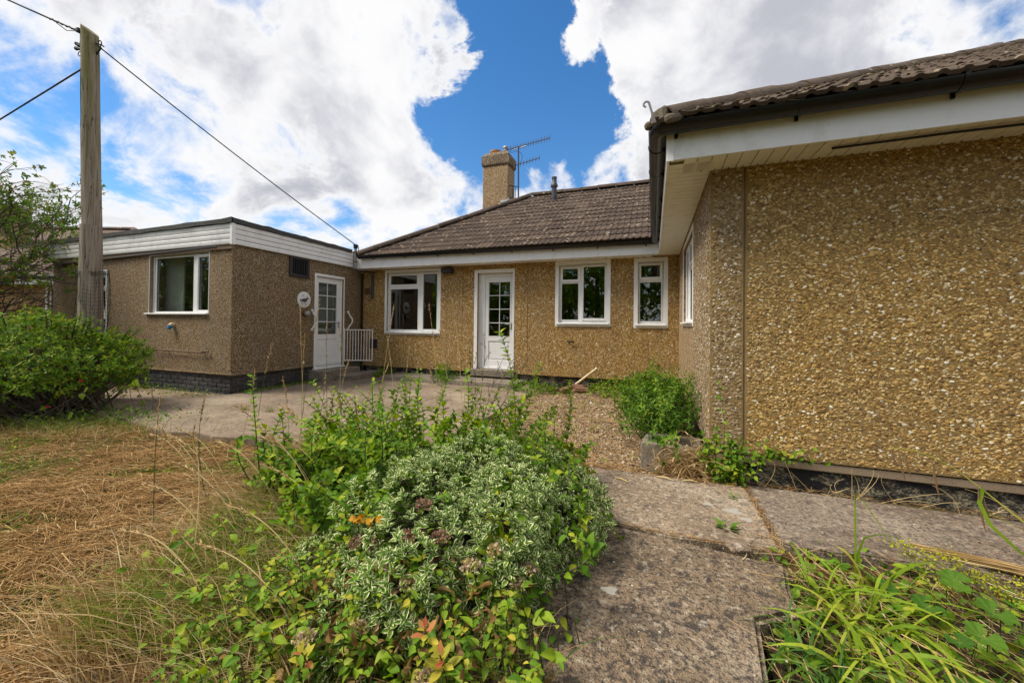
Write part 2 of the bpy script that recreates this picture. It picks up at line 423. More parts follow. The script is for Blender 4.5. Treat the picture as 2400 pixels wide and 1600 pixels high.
tilemat('roof_tile', (.070, .050, .038), (.135, .097, .072), (.052, .039, .031))
tilemat('roof_tile_mossy', (.085, .062, .047), (.145, .108, .08), (.05, .034, .022))
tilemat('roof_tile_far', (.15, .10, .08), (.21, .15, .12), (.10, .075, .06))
m, nt = newmat('moss'); P = nt.pos()
f = nt.math('FRACT', nt.math('ADD', nt.attr('tint'), nt.orand()))
finish(nt, nt.ramp(f, [(0, (.035, .022, .012)), (.4, (.075, .045, .018)), (.75, (.11, .065, .022)), (1, (.08, .075, .025))]), .95)
m, nt = newmat('roof_mortar'); P = nt.pos(); finish(nt, nt.mix(nt.noise(P, 25, 5), (.07, .055, .04), (.22, .18, .13)), .95, nt.bump(nt.noise(P, 60, 4), .01))
# pole timber
m, nt = newmat('pole_timber'); P = nt.pos(); O = nt.objc()
g = nt.noise(nt.vscale(O, (28, 28, 1.4)), 1.6, 7, .65)
c = nt.mix(nt.mr(g, .3, .7), (.20, .155, .115), (.40, .33, .26))
c = nt.mix(nt.math('MULTIPLY', nt.mr(nt.sep(O)[2], 2.6, 5.0, 0, .85), nt.mr(nt.noise(nt.vscale(O, (9, 9, .8)), 1.5, 5), .35, .6)), c, (.17, .16, .045))
ck = nt.noise(nt.vscale(O, (16, 16, .5)), 1.3, 3, .5, .3)
ckf = nt.math('MULTIPLY', nt.mr(nt.math('ABSOLUTE', nt.math('SUBTRACT', ck, .5)), .004, .009, 1, 0), .75)
c = nt.mix(ckf, c, (.02, .016, .012))
finish(nt, c, .9, nt.bump(nt.math('SUBTRACT', g, nt.math('MULTIPLY', ckf, 1.5)), .008), .15)
m, nt = newmat('mesh_green'); finish(nt, (.018, .035, .025), .5, None, .4)
m, nt = newmat('bark'); P = nt.pos(); finish(nt, nt.mix(nt.noise(P, 40, 5), (.05, .038, .028), (.14, .11, .08)), .95, nt.bump(nt.noise(P, 60, 4), .01))
m, nt = newmat('green_stem'); finish(nt, (.075, .075, .025), .8)
m, nt = newmat('glass')
fc_ = nt.n('ShaderNodeLayerWeight', {'Blend': .5}).outputs['Facing']
fr = nt.math('ADD', .085, nt.math('MULTIPLY', nt.math('POWER', fc_, 4.0), .85))
t = nt.n('ShaderNodeBsdfTransparent', {'Color': (.80, .83, .80, 1)}).outputs[0]
gl = nt.n('ShaderNodeBsdfGlossy', {'Color': (.95, .95, .95, 1), 'Roughness': .012}).outputs[0]
nt.n('ShaderNodeOutputMaterial', {'Surface': nt.n('ShaderNodeMixShader', {0: fr, 1: t, 2: gl}).outputs[0]})
# soil, lawn bed, gravel bed
m, nt = newmat('lawn_soil'); P = nt.pos()
c = nt.mix(nt.mr(nt.noise(P, 2.0, 6, .65), .42, .62), (.17, .09, .034), (.07, .08, .018))
c = nt.mix(nt.noise(P, 45, 5, .7), c, nt.mix(.5, c, (.04, .028, .016)))
finish(nt, c, .95, nt.bump(nt.noise(P, 70, 4, .7), .02), .1)
m, nt = newmat('bed_soil'); P = nt.pos()
finish(nt, nt.mix(nt.noise(P, 25, 6, .7), (.025, .018, .012), (.09, .062, .04)), .95, nt.bump(nt.noise(P, 50, 4), .02), .1)
m, nt = newmat('gravel_bed'); P = nt.pos()
v = nt.n('ShaderNodeTexVoronoi', {'Vector': P, 'Scale': 85})
c = nt.ramp(nt.n('ShaderNodeSeparateColor', {0: v.outputs['Color']}).outputs[0], [(0, (.13, .08, .04)), (.4, (.24, .155, .08)), (.75, (.36, .25, .14)), (.95, (.52, .43, .31))])
c = nt.mix(nt.mr(nt.noise(P, 3, 5), .45, .7, 0, .6), c, (.17, .10, .05))
finish(nt, c, .95, nt.bump(v.outputs['Distance'], -.008), .1)

def leafmat(name, stops, back=None, rough=.55, spec=.13, tr=.28, margin=None, vein=.25):
    m, nt = newmat(name)
    f = nt.math('FRACT', nt.math('ADD', nt.attr('tint'), nt.orand()))
    c = nt.ramp(f, stops); e = nt.attr('edge'); P = nt.pos()
    c = nt.mix(nt.mr(e, .0, .22, vein, 0), c, nt.mix(.5, c, (.35, .40, .14)))
    c = nt.mix(nt.mr(nt.noise(P, 90, 3), .3, .7, 0, .35), c, nt.mix(.6, c, (.02, .035, .01)))
    if margin:
        c = nt.mix(nt.mr(nt.math('ADD', e, nt.mr(nt.noise(P, 120, 3), .3, .7, -.22, .22)), .60, .74), c, margin)
    hs = nt.n('ShaderNodeHueSaturation', {'Color': c, 'Value': 1.3, 'Saturation': 1.1}).outputs[0]
    finish(nt, c, rough, None, spec, transl=(tr, hs))
leafmat('leaf_variegated', [(0, (.05, .135, .014)), (.5, (.10, .21, .022)), (1, (.18, .29, .035))], margin=(.88, .86, .52))
leafmat('leaf_green', [(0, (.07, .17, .010)), (.5, (.15, .28, .015)), (.85, (.27, .38, .022)), (1, (.40, .42, .03))])
leafmat('leaf_shrub', [(0, (.07, .15, .012)), (.5, (.145, .26, .022)), (.85, (.25, .37, .035)), (1, (.36, .36, .04))])
leafmat('leaf_lime', [(0, (.17, .29, .025)), (1, (.33, .40, .05))])
leafmat('leaf_mallow', [(0, (.06, .15, .018)), (1, (.125, .235, .025))], vein=.6, tr=.35)
leafmat('leaf_dark', [(0, (.05, .125, .012)), (.6, (.105, .215, .02)), (1, (.19, .30, .03))])
leafmat('leaf_tree', [(0, (.10, .18, .025)), (.6, (.20, .30, .05)), (.9, (.32, .37, .07)), (1, (.42, .28, .07))])
leafmat('leaf_yellow', [(0, (.50, .46, .05)), (.6, (.60, .50, .06)), (1, (.42, .42, .06))], tr=.35)
leafmat('leaf_coral', [(0, (.55, .12, .06)), (1, (.60, .28, .10))], tr=.35)
leafmat('leaf_brown', [(0, (.13, .065, .025)), (.6, (.26, .14, .05)), (1, (.36, .23, .10))], rough=.8, spec=.1)
leafmat('leaf_orange', [(0, (.55, .25, .02)), (1, (.62, .36, .04))], rough=.7)
leafmat('blade_lime', [(0, (.13, .24, .018)), (.5, (.26, .37, .025)), (.85, (.42, .46, .05)), (1, (.50, .42, .08))], tr=.3)
leafmat('blade_green', [(0, (.045, .12, .02)), (.6, (.085, .18, .03)), (1, (.17, .24, .05))], tr=.25)
leafmat('straw', [(0, (.26, .15, .055)), (.4, (.44, .28, .115)), (.75, (.60, .43, .21)), (1, (.74, .60, .37))], rough=.7, spec=.2, tr=.2, vein=0)
leafmat('hay', [(0, (.11, .053, .018)), (.35, (.31, .16, .053)), (.75, (.47, .28, .11)), (1, (.65, .47, .24))], rough=.8, spec=.12, tr=.15, vein=0)
leafmat('grass_short', [(0, (.06, .125, .012)), (.6, (.14, .235, .024)), (1, (.32, .34, .06))], rough=.6, tr=.2, vein=0)
leafmat('grass_long', [(0, (.09, .16, .015)), (.5, (.19, .27, .03)), (.85, (.36, .38, .07)), (1, (.52, .43, .15))], rough=.6, tr=.25, vein=0)
leafmat('petal_yellow', [(0, (.38, .42, .02)), (1, (.58, .56, .05))], tr=.3, vein=0)
leafmat('petal_pink', [(0, (.60, .34, .44)), (.22, (.66, .50, .40)), (.4, (.58, .48, .22)), (1, (.50, .40, .14))], tr=.2, vein=0)
leafmat('petal_dry', [(0, (.20, .09, .07)), (.5, (.30, .17, .11)), (1, (.42, .28, .17))], tr=.1, vein=0)
leafmat('petal_red', [(0, (.50, .01, .03)), (1, (.62, .03, .08))], tr=.2, vein=0)
leafmat('seed_brown', [(0, (.15, .08, .035)), (1, (.28, .17, .09))], rough=.85, spec=.1, tr=.05, vein=0)
leafmat('berry_orange', [(0, (.40, .18, .03)), (.6, (.42, .24, .10)), (1, (.45, .33, .03))], rough=.6, tr=.1, vein=0)
m, nt = newmat('lichen'); P = nt.pos(); finish(nt, nt.mix(nt.noise(P, 70, 5, .7), (.24, .215, .175), (.46, .43, .37)), .95, nt.bump(nt.noise(P, 120, 4), .004))
m, nt = newmat('dry_stem'); P = nt.pos(); finish(nt, nt.mix(nt.noise(P, 12, 3), (.46, .33, .13), (.68, .52, .26)), .8)
m, nt = newmat('lime_stem'); finish(nt, (.36, .36, .05), .6)
m, nt = newmat('catkin'); P = nt.pos(); finish(nt, nt.mix(nt.noise(P, 300, 2), (.14, .075, .03), (.30, .19, .10)), .9, nt.bump(nt.noise(P, 500, 2), .004))
# ------------------------------------------------------------------ ground
YM, YE, XE, XW, YW = 7.73, 4.59, -6.636, 0.4415, 3.607     # wall planes
ZPB, ZFB, ZFT = 0.20, 2.487, 2.665                          # panel foot, fascia foot, gutter foot
def hnoise(x, y, s=1.0, seed=0.0):
    return (np.sin(x * 1.7 * s + seed) * np.cos(y * 2.3 * s - seed) + .5 * np.sin(x * 4.1 * s - y * 3.3 * s + seed * 2) + .3 * np.cos(x * 7.9 * s + y * 6.1 * s))
def ground_z(x, y):
    """lawn level: a few centimetres below the paving, gently uneven"""
    return -0.012 + 0.014 * hnoise(x, y, 1.2, .7)
# one sheet to the horizon: fine near the lawn, coarse beyond
xs = np.concatenate([[-600, -200, -60, -25], np.linspace(-14, 8, 111), [25, 60, 200, 600]])
ys = np.concatenate([[-600, -200, -60, -20], np.linspace(-4, 12, 81), [25, 60, 200, 600]])
gx, gy = np.meshgrid(xs, ys); gz = ground_z(gx, gy) - .05
bedm = (gx > .3) & (gx < 3.2) & (gy < 2.6); gz = np.where(bedm, -.14, gz)
V = np.stack([gx, gy, gz], -1).reshape(-1, 3); nx = len(xs); F = []
for j in range(len(ys) - 1):
    for i in range(nx - 1):
        a = j * nx + i; F += [(a, a + 1, a + nx + 1), (a, a + nx + 1, a + nx)]
link('ground', np_mesh('ground', V, np.array(F), 'lawn_soil'), None, None, 'structure')
def slab(name, poly, z0, z1, mat, ch=.006, parent=None, kind='structure'):
    bm = bmesh.new(); vs = [bm.verts.new((x, y, z1)) for x, y in poly]; f = bm.faces.new(vs)
    r = bmesh.ops.extrude_face_region(bm, geom=[f])
    for q in r['geom']:
        if isinstance(q, bmesh.types.BMVert): q.co.z = z0
    bmesh.ops.recalc_face_normals(bm, faces=bm.faces[:])
    top = [e for e in bm.edges if all(abs(q.co.z - z1) < 1e-6 for q in e.verts)]
    bmesh.ops.bevel(bm, geom=top, offset=ch, segments=2, affect='EDGES')
    me = bpy.data.meshes.new(name); bm.to_mesh(me); bm.free(); me.materials.append(MATS[mat])
    return link(name, me, parent, None, kind)
def rag(p, q, n, amp):
    """uneven edge from p to q"""
    out = []
    for i in range(n):
        t = i / n; x = p[0] + (q[0] - p[0]) * t; y = p[1] + (q[1] - p[1]) * t
        out.append((x + random.uniform(-amp, amp), y + random.uniform(-amp, amp)))
    return out
# patio of poured concrete between the wings, in big bays with open joints
slab('patio', rag((-11.2, 3.35), (-7.2, 2.95), 6, .05) + rag((-7.2, 2.95), (-4.9, 2.78), 6, .05) + rag((-4.9, 2.78), (-3.35, 2.9), 5, .05) + [(-3.35, 2.9), (-3.35, 5.21), (-6.55, 4.51), (-11.2, 4.25)], -.12, .002, 'patio_concrete')
slab('patio', [(-6.54, 4.518), (-3.354, 5.218), (-3.354, 7.68), (-6.6, 7.68), (-6.6, 4.51)], -.12, .0, 'patio_concrete')
slab('patio', [(-3.344, 2.90), (-2.0, 3.1), (-2.02, 6.95), (-2.1, 7.68), (-3.344, 7.68)], -.12, .001, 'patio_concrete')
slab('doorstep_strip', [(-5.55, 7.05), (-2.45, 7.02), (-2.42, 7.72), (-5.55, 7.72)], -.1, .085, 'step_concrete', .02)
# gravel bed between patio and wing
gx, gy = np.meshgrid(np.linspace(-2.05, .44, 26), np.linspace(3.45, 7.72, 44))
V = np.stack([gx, gy, -.03 + .02 * hnoise(gx, gy, 2.1, 2.)], -1).reshape(-1, 3); F = []
for j in range(43):
    for i in range(25):
        a = j * 26 + i; F += [(a, a + 1, a + 27), (a, a + 27, a + 26)]
link('gravel_bed', np_mesh('gravel_bed', V, np.array(F), 'gravel_bed'), None, None, 'structure')
# path: two slabs towards the camera and one along the gable
pth = thing('path', None, None, (0, 0, 0), None, 'structure')
slab('path_slab', [(-.75, 2.50), (-.3, 2.52), (.1, 2.47), (.655, 2.53), (.665, 3.1), (.655, 3.52), (.2, 3.44), (-.75, 3.42)], -.09, .002, 'slab_top', .008, pth, None)
slab('path_slab', [(-.75, .2)] + rag((.12, .2), (.40, 1.55), 6, .012) + [(.42, 1.9), (.60, 2.02)] + rag((.60, 2.05), (.655, 2.50), 4, .01) + [(.1, 2.45), (-.3, 2.495), (-.75, 2.48)], -.10, .0, 'slab_near', .02, pth, None)
slab('path_slab', rag((.672, 2.62), (1.66, 2.66), 8, .02) + [(1.66, 2.66), (4.2, 2.72), (4.2, 3.46), (.668, 3.50), (.676, 3.0)], -.10, .0, 'slab_path', .010, pth, None)
for (lx, ly, lr) in ((-.175, 1.86, .034), (.50, 2.95, .05), (.56, 2.85, .035), (.36, 3.0, .03)):
    n_ = 22; a_ = np.linspace(0, 6.283, n_, endpoint=False); rr_ = lr * (1 + .22 * np.sin(a_ * 3 + lx * 9) + rng.normal(0, .09, n_))
    MB().prism([(lx + r_ * math.cos(a), ly + r_ * .8 * math.sin(a)) for r_, a in zip(rr_, a_)], -.004, .0045 if ly > 2.5 else .003).obj('lichen_patch', 'lichen', pth)
# planting bed soil on the right
slab('bed_soil', [(.3, .1), (3.2, .1), (3.2, 2.68), (.68, 2.6), (.42, 1.9)], -.2, -.10, 'bed_soil', .02)
slab('bed_soil', [(-1.9, .5), (-.7, .3), (-.68, 3.4), (-1.9, 3.3)], -.2, -.025, 'bed_soil', .02)

# ------------------------------------------------------------------ wall helper
def wmat(org, u, out):
    """matrix of a wall frame: x = along the wall to the right, y = outward, z = up"""
    u = Vector(u); out = Vector(out); M = Matrix.Identity(4)
    for i in range(3): M[i][0], M[i][1], M[i][2], M[i][3] = u[i], out[i], (0, 0, 1)[i], org[i]
    return M
MF = wmat((0, YM, 0), (1, 0, 0), (0, -1, 0))       # main facade, u = X
ME = wmat((0, YE, 0), (1, 0, 0), (0, -1, 0))       # extension front, u = X
MS = wmat((XE, 0, 0), (0, 1, 0), (1, 0, 0))        # extension side, u = Y
MG = wmat((0, YW, 0), (1, 0, 0), (0, -1, 0))       # gable, u = X
ML = wmat((XW, 0, 0), (0, -1, 0), (-1, 0, 0))      # wing side, u = -Y
def wall(mb, M, u0, u1, z0, z1, th, holes=()):
    us = sorted({u0, u1, *[h[0] for h in holes], *[h[1] for h in holes]}); zs = sorted({z0, z1, *[h[2] for h in holes], *[h[3] for h in holes]})
    us = [u for u in us if u0 - 1e-6 <= u <= u1 + 1e-6]
    P = lambda u, d, z: M @ Vector((u, d, z))
    for a, b in zip(us[:-1], us[1:]):
        for c, e in zip(zs[:-1], zs[1:]):
            mu, mz = (a + b) / 2, (c + e) / 2
            if any(h[0] < mu < h[1] and h[2] < mz < h[3] for h in holes): continue
            mb.add([P(a, 0, c), P(b, 0, c), P(b, 0, e), P(a, 0, e)], [(0, 1, 2, 3)])
            mb.add([P(a, -th, c), P(b, -th, c), P(b, -th, e), P(a, -th, e)], [(3, 2, 1, 0)])
    for (a, b, c, e, s) in [(u0, u1, z0, z1, 1)] + [(*h, -1) for h in holes]:
        ring = [(a, c), (b, c), (b, e), (a, e)]
        for i in range(4):
            p, q = ring[i], ring[(i + 1) % 4]
            fs = [P(p[0], 0, p[1]), P(p[0], -th, p[1]), P(q[0], -th, q[1]), P(q[0], 0, q[1])]
            mb.add(fs, [(0, 1, 2, 3) if s > 0 else (3, 2, 1, 0)])
    return mb
def ring(mb, M, u0, v0, u1, v1, w_, d0, d1, ch=.004):
    l, b, r, t = w_ if hasattr(w_, '__len__') else (w_,) * 4
    mb.box(u0, u0 + l, d0, d1, v0, v1, M, ch); mb.box(u1 - r, u1, d0, d1, v0, v1, M, ch)
    mb.box(u0 + l, u1 - r, d0, d1, v1 - t, v1, M, ch); mb.box(u0 + l, u1 - r, d0, d1, v0, v0 + b, M, ch)
def window(parent, M, u0, v0, u1, v1, band, lights, sill=True, sill_l=0, label=None, depth=-.05):
    """u0..v1 outer edge of the painted surround; lights: (kind, ua, va, ub, vb) in 0..1 of the surround"""
    W, H = u1 - u0, v1 - v0
    mb = MB()
    if band: ring(mb, M, u0, v0, u1, v1, band, -.002, .006, .002)
    a, b, c, e = u0 + band * .8, v0 + band * .8, u1 - band * .8, v1 - band * .8
    ring(mb, M, a, b, c, e, .05, depth - .06, depth)
    win = mb.obj('window', 'upvc', parent, label=label)
    fx = lambda q: u0 + q * W
    fz = lambda q: v0 + q * H
    for L in lights:
        kind, ua, va, ub, vb = L[:5]; ua, ub, va, vb = fx(ua), fx(ub), fz(va), fz(vb)
        if kind == 'bar':
            MB().box(ua, ub, depth - .055, depth + .004, va, vb, M, .004).obj('mullion', 'upvc', win); continue
        mb = MB()
        if kind == 'open':
            ring(mb, M, ua, va, ub, vb, .052, depth - .04, depth + .018, .006); ins = .052
            o_ = mb.obj('casement', 'upvc', win)
        else:
            ring(mb, M, ua, va, ub, vb, .022, depth - .04, depth + .006, .004); ins = .022
            o_ = mb.obj('glazing_bead', 'upvc', win)
        MB().box(ua + ins - .004, ub - ins + .004, depth - .022, depth - .016, va + ins - .004, vb - ins + .004, M).obj('pane', 'glass', win)
        g = MB(); gk = .006
        ring(g, M, ua + ins - .001, va + ins - .001, ub - ins + .001, vb - ins + .001, gk, depth - .016, depth - .008, 0)
        g.obj('gasket', 'dark_plastic', win)
        if kind == 'open' and ub - ua > .22 and 'v' in L[5:]:
            m_ = (ua + ub) / 2; h_ = min(.14, (ub - ua) * .3)
            MB().box(m_ - h_, m_ + h_, depth + .018, depth + .03, vb - .04, vb - .018, M, .003).obj('trickle_vent', 'upvc', win)
        if 'h' in L[5:]:
            zz_ = va + (vb - va) * .45
            hb = MB(); hb.tube([M @ Vector((ua + .025, depth - .06, zz_ + .07)), M @ Vector((ua + .05, depth - .075, zz_)), M @ Vector((ua + .06, depth - .075, zz_ - .07))], .008, 6)
            hb.obj('handle', 'upvc', win, 40)
    if sill:
        MB().box(u0 + band * .4 - sill_l, u1 - band * .4, depth - .02, .045, v0 + band * .55, v0 + band * .55 + .028, M, .005).obj('sill', 'upvc', win)
    return win
def door(parent, M, u0, v0, u1, v1, band, leaf, depth, handle='r', label=None):
    """leaf = (ul, vl, ur, vr): glazed door of 2 x 4 panes over a solid panel"""
    mb = MB(); 
    if band: 
        mb.box(u0, u0 + band, -.002, .008, v0, v1, M, .002); mb.box(u1 - band * .55, u1, -.002, .008, v0, v1, M, .002); mb.box(u0 + band, u1 - band * .55, -.002, .008, v1 - band, v1, M, .002)
    ul, vl, ur, vr = leaf
    mb.box(u0 + band * .5, ul - .004, depth - .07, depth + .012, v0, v1 - band * .5, M, .005)
    mb.box(ur + .004, u1 - band * .3, depth - .07, depth + .012, v0, v1 - band * .5, M, .005)
    mb.box(ul - .004, ur + .004, depth - .07, depth + .012, vr + .004, v1 - band * .5, M, .005)
    dr = mb.obj('door', 'upvc', parent, label=label)
    w_ = ur - ul; st = w_ * .125; h = vr - vl
    pz0, pz1 = vl + h * .07, vl + h * .285; gz0, gz1 = vl + h * .335, vr - h * .052
    lf = MB()
    lf.box(ul, ul + st, depth - .05, depth, vl, vr, M, .004); lf.box(ur - st, ur, depth - .05, depth, vl, vr, M, .004)
    for a, b in ((vl, pz0), (pz1, gz0), (gz1, vr)): lf.box(ul + st, ur - st, depth - .05, depth, a, b, M, .003)
    lf.obj('door_leaf', 'upvc', dr)
    pn = MB(); pn.box(ul + st + .002, ur - st - .002, depth - .04, depth - .016, pz0 + .002, pz1 - .002, M); pn.box(ul + st + .035, ur - st - .035, depth - .0155, depth - .008, pz0 + .035, pz1 - .035, M, .006)
    pn.obj('door_panel', 'upvc', dr)
    gu = [ul + st, (ul + ur) / 2, ur - st]; gz = np.linspace(gz0, gz1, 5)
    for j in range(4):
        for i in range(2): MB().box(gu[i] + .006, gu[i + 1] - .006, depth - .03, depth - .024, gz[j] + .006, gz[j + 1] - .006, M).obj('pane', 'glass', dr)
    MB().box(gu[1] - .008, gu[1] + .008, depth - .034, depth - .018, gz0, gz1, M, .003).obj('glazing_bar', 'upvc', dr)
    for j in (1, 2, 3):
        for i in range(2): MB().box(gu[i] + .001 + (.008 if i else 0), gu[i + 1] - .001 - (0 if i else .008), depth - .0335, depth - .0185, gz[j] - .008, gz[j] + .008, M, .003).obj('glazing_bar', 'upvc', dr)
    for (a, b) in ((gz0, gz0 + .012), (gz1 - .012, gz1)): MB().box(gu[0] + .001, gu[2] - .001, depth - .02, depth + .003, a, b, M, .003).obj('glazing_bead', 'upvc', dr)
    hu = ur - st * .5; hz = vl + h * .475
    hm = MB(); hm.box(hu - .016, hu + .016, depth, depth + .010, hz - .11, hz + .04, M, .004)
    hm.tube([M @ Vector((hu, depth + .008, hz)), M @ Vector((hu, depth + .05, hz)), M @ Vector((hu - .02, depth + .055, hz)), M @ Vector((hu - .125, depth + .052, hz + .004))], .009, 8)
    hm.obj('handle', 'chrome', dr, 40)
    MB().box(ul - .02, ur + .02, depth - .05, depth + .03, v0, vl - .004, M, .006).obj('threshold', 'upvc', dr)
    return dr

# ------------------------------------------------------------------ bungalow
bung = thing('bungalow', 'tile roofed bungalow with exposed pebble aggregate walls, projecting wing on the right and tall chimney', 'bungalow', (-2.4, YM, 0))
W1 = (-5.957, .965, -4.45, 2.471); W2 = (-1.835, 1.197, -.758, 2.487); W3 = (-.336, 1.18, .258, 2.482)
DM = (-3.62, .265, -2.70, 2.392)
hole = lambda q, b: (q[0] + b, q[2] - b, q[1] + b, min(q[3] - b, 2.47))
ws = []
for (a, b, hs) in ((-6.70, -3.909, [hole(W1, .05)]), (-3.899, -2.415, [(DM[0] + .06, DM[2] - .03, ZPB + .03, DM[3] - .06)]), (-2.405, XW + .2, [hole(W2, .05), hole(W3, .05)])):
    mb = wall(MB(), MF, a, b, ZPB, 2.52, .24, hs); ws.append(mb.obj('wall_panel', 'aggregate', bung))
for j in (-3.904, -2.41): MB().box(j - .012, j + .012, -.05, -.006, ZPB, 2.5, MF).obj('panel_joint', 'joint_strip', bung)
# wing: side wall with its window, corner piece, broad gable panels
WS = (-6.68, 1.215, -5.08, 2.44)
mb = wall(MB(), ML, -YM, -YW - .242, ZPB, 2.52, .24, [hole(WS, .05)]); mb.obj('wall_panel', 'aggregate_grey', bung)
cp = wall(MB(), MG, XW, .677, ZPB, 2.52, .24, []).obj('wall_panel', 'wall_mortar', bung, label='narrow grey pebble corner panel of the wing')
gp = wall(MB(), MG, .691, 4.2, ZPB, 2.52, .24, []).obj('wall_panel', 'wall_mortar', bung, label='broad ochre pebble panel of the wing')
wall(MB(), MG, 4.212, 11.0, ZPB, 2.52, .24, []).obj('wall_panel', 'aggregate', bung)
MB().box(.676, .692, -.03, -.004, ZPB, 2.5, MG).obj('panel_joint', 'joint_strip', bung)
# plinths
MB().box(-6.62, XW + .05, -.24, -.045, -.15, ZPB - .001, MF).obj('plinth', 'bitumen', bung)
MB().box(XW + .03, 11, -.24, -.03, -.25, .128, MG, .004).obj('plinth', 'bitumen', bung)
MB().box(XW + .01, 11, -.24, -.008, .129, ZPB - .012, MG, .006).obj('plinth_ledge', 'plinth_ledge', bung)
MB().box(-YM, -YW - .05, -.24, -.03, -.25, ZPB - .001, ML).obj('plinth', 'bitumen', bung)
# windows and door
window(bung, MF, *W1, .06, [('bar', .60, .05, .655, .955), ('bar', .055, .715, .60, .745), ('open', .055, .74, .605, .945, 'v'), ('fixed', .075, .06, .60, .715), ('open', .65, .05, .955, .955, 'v', 'h')], label='three light window with a top opener')
window(bung, MF, *W2, .07, [('bar', .43, .07, .49, .94), ('open', .085, .68, .46, .925, 'v'), ('fixed', .095, .085, .44, .675), ('open', .47, .085, .94, .945, 'v')], label='two light window with a small top opener')
window(bung, MF, *W3, .075, [('bar', .1, .672, .88, .70), ('open', .13, .69, .85, .935, 'v'), ('fixed', .15, .08, .84, .67)], label='narrow window with a small top opener')
window(bung, ML, *WS, .06, [('bar', .32, .05, .36, .95), ('bar', .64, .05, .68, .95), ('open', .05, .05, .34, .95), ('fixed', .36, .06, .64, .66), ('open', .36, .68, .64, .95), ('open', .66, .05, .95, .95)], label='wide window in the wing side wall')
door(bung, MF, *DM, .075, (-3.40, .315, -2.755, 2.235), -.10, label='white glazed back door in a deep reveal')
MB().box(DM[0] - .03, DM[2] + .04, -.16, .10, .12, .262, MF, .012).obj('door_sill', 'step_concrete', bung)
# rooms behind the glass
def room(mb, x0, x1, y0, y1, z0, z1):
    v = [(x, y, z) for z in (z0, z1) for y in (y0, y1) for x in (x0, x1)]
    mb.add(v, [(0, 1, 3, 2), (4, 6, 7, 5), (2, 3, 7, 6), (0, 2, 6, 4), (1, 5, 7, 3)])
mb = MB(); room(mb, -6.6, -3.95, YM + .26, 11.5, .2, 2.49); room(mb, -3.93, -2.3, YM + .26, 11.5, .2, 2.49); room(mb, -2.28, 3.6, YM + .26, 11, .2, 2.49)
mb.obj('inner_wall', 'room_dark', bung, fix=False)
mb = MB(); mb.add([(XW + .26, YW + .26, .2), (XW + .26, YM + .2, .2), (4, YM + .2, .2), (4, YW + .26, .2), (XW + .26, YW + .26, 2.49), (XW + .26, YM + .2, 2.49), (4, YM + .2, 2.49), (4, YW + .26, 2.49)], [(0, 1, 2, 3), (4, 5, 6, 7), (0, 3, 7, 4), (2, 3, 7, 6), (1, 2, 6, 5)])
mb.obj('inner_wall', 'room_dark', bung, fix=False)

# eaves: fascia, soffit boards, gutter
OV = .344
YF, XF = YM - OV, XW - .346                    # fascia faces
YGF = YW - .33
MB().box(-6.60, XF, YF, YF + .02, ZFB, 2.75, None, .003).obj('fascia', 'upvc_board', bung)
MB().box(-3.905, -3.885, YF - .004, YF, ZFB + .002, 2.66).obj('fascia_joint', 'upvc_board', bung)
MB().box(XF, XF + .02, YGF + .021, YF - .001, ZFB, 2.75, None, .003).obj('fascia', 'upvc_board', bung)
MB().box(XF, 8, YGF, YGF + .02, ZFB, 2.75, None, .003).obj('fascia', 'upvc_board', bung)
MB().box(XF - .006, XF + .05, YGF - .006, YGF - .0005, ZFB - .006, 2.74, None, .002).obj('corner_trim', 'upvc_board', bung)
sof = MB().box(-6.6, 8, YF + .03, YM + .1, ZFB + .03, ZFB + .04).obj('soffit', 'soffit_white', bung)
MB().box(XF + .03, 8, YGF + .03, YW + .05, ZFB + .03, ZFB + .04).obj('soffit', 'soffit_white', bung)
MB().box(XF + .03, XW + .05, YW + .05, YF + .03, ZFB + .03, ZFB + .04).obj('soffit', 'soffit_white', bung)
bd = MB().box(0, .094, 0, OV - .024, 0, .008, None, .002).mesh('soffit_board', 'soffit_white')
SOF2 = bung
for i in range(24): link('soffit_board', bd, bung, Matrix.Translation((XF + .125 + i * .1, YGF + .021, ZFB + .006)))
Mr = Matrix.Rotation(R(90), 4, 'Z')
for i in range(41): link('soffit_board', bd, bung, Matrix.Translation((XF + .021 + OV - .024, YGF + .12 + i * .1, ZFB + .006)) @ Mr)
for i in range(40): link('soffit_board', bd, bung, Matrix.Translation((-6.58 + i * .1645, YF + .021, ZFB + .006)) @ Matrix.Scale(1.645, 4, (1, 0, 0)))
vt = MB().lathe([(.006, 0), (.006, .004)], 8).mesh('soffit_screw', 'dark_plastic')
for i in range(20): link('soffit_screw', vt, bung, Matrix.Translation((XF + .27 + i * .1, YGF + .31, ZFB + .002)))
def gutter(path, name='gutter', r=.068):
    """half round trough along a level path; path points in plan"""
    prof = [(math.cos(a) * r, math.sin(a) * r) for a in np.linspace(math.pi, 2 * math.pi, 11)] + [(math.cos(a) * (r - .005), math.sin(a) * (r - .005)) for a in np.linspace(2 * math.pi, math.pi, 11)]
    mb = MB(); pts = [Vector(p) for p in path]; n = len(prof); vs = []
    for i, p in enumerate(pts):
        if 0 < i < len(pts) - 1:
            d1 = (p - pts[i - 1]).normalized(); d2 = (pts[i + 1] - p).normalized(); t = (d1 + d2).normalized(); sc = 1 / max(.3, t.dot(d1))
        else: t = (pts[min(i + 1, len(pts) - 1)] - pts[max(i - 1, 0)]).normalized(); sc = 1
        sd = t.cross(Vector((0, 0, 1))).normalized()
        vs += [p + sd * x * sc + Vector((0, 0, z)) for x, z in prof]
    fs = [(i * n + k, i * n + (k + 1) % n, (i + 1) * n + (k + 1) % n, (i + 1) * n + k) for i in range(len(pts) - 1) for k in range(n)]
    fs += [tuple(range(n)), tuple((len(pts) - 1) * n + k for k in range(n - 1, -1, -1))]
    mb.add(vs, fs); return mb.obj(name, 'gutter_black', bung, 50)
GZ = 2.732
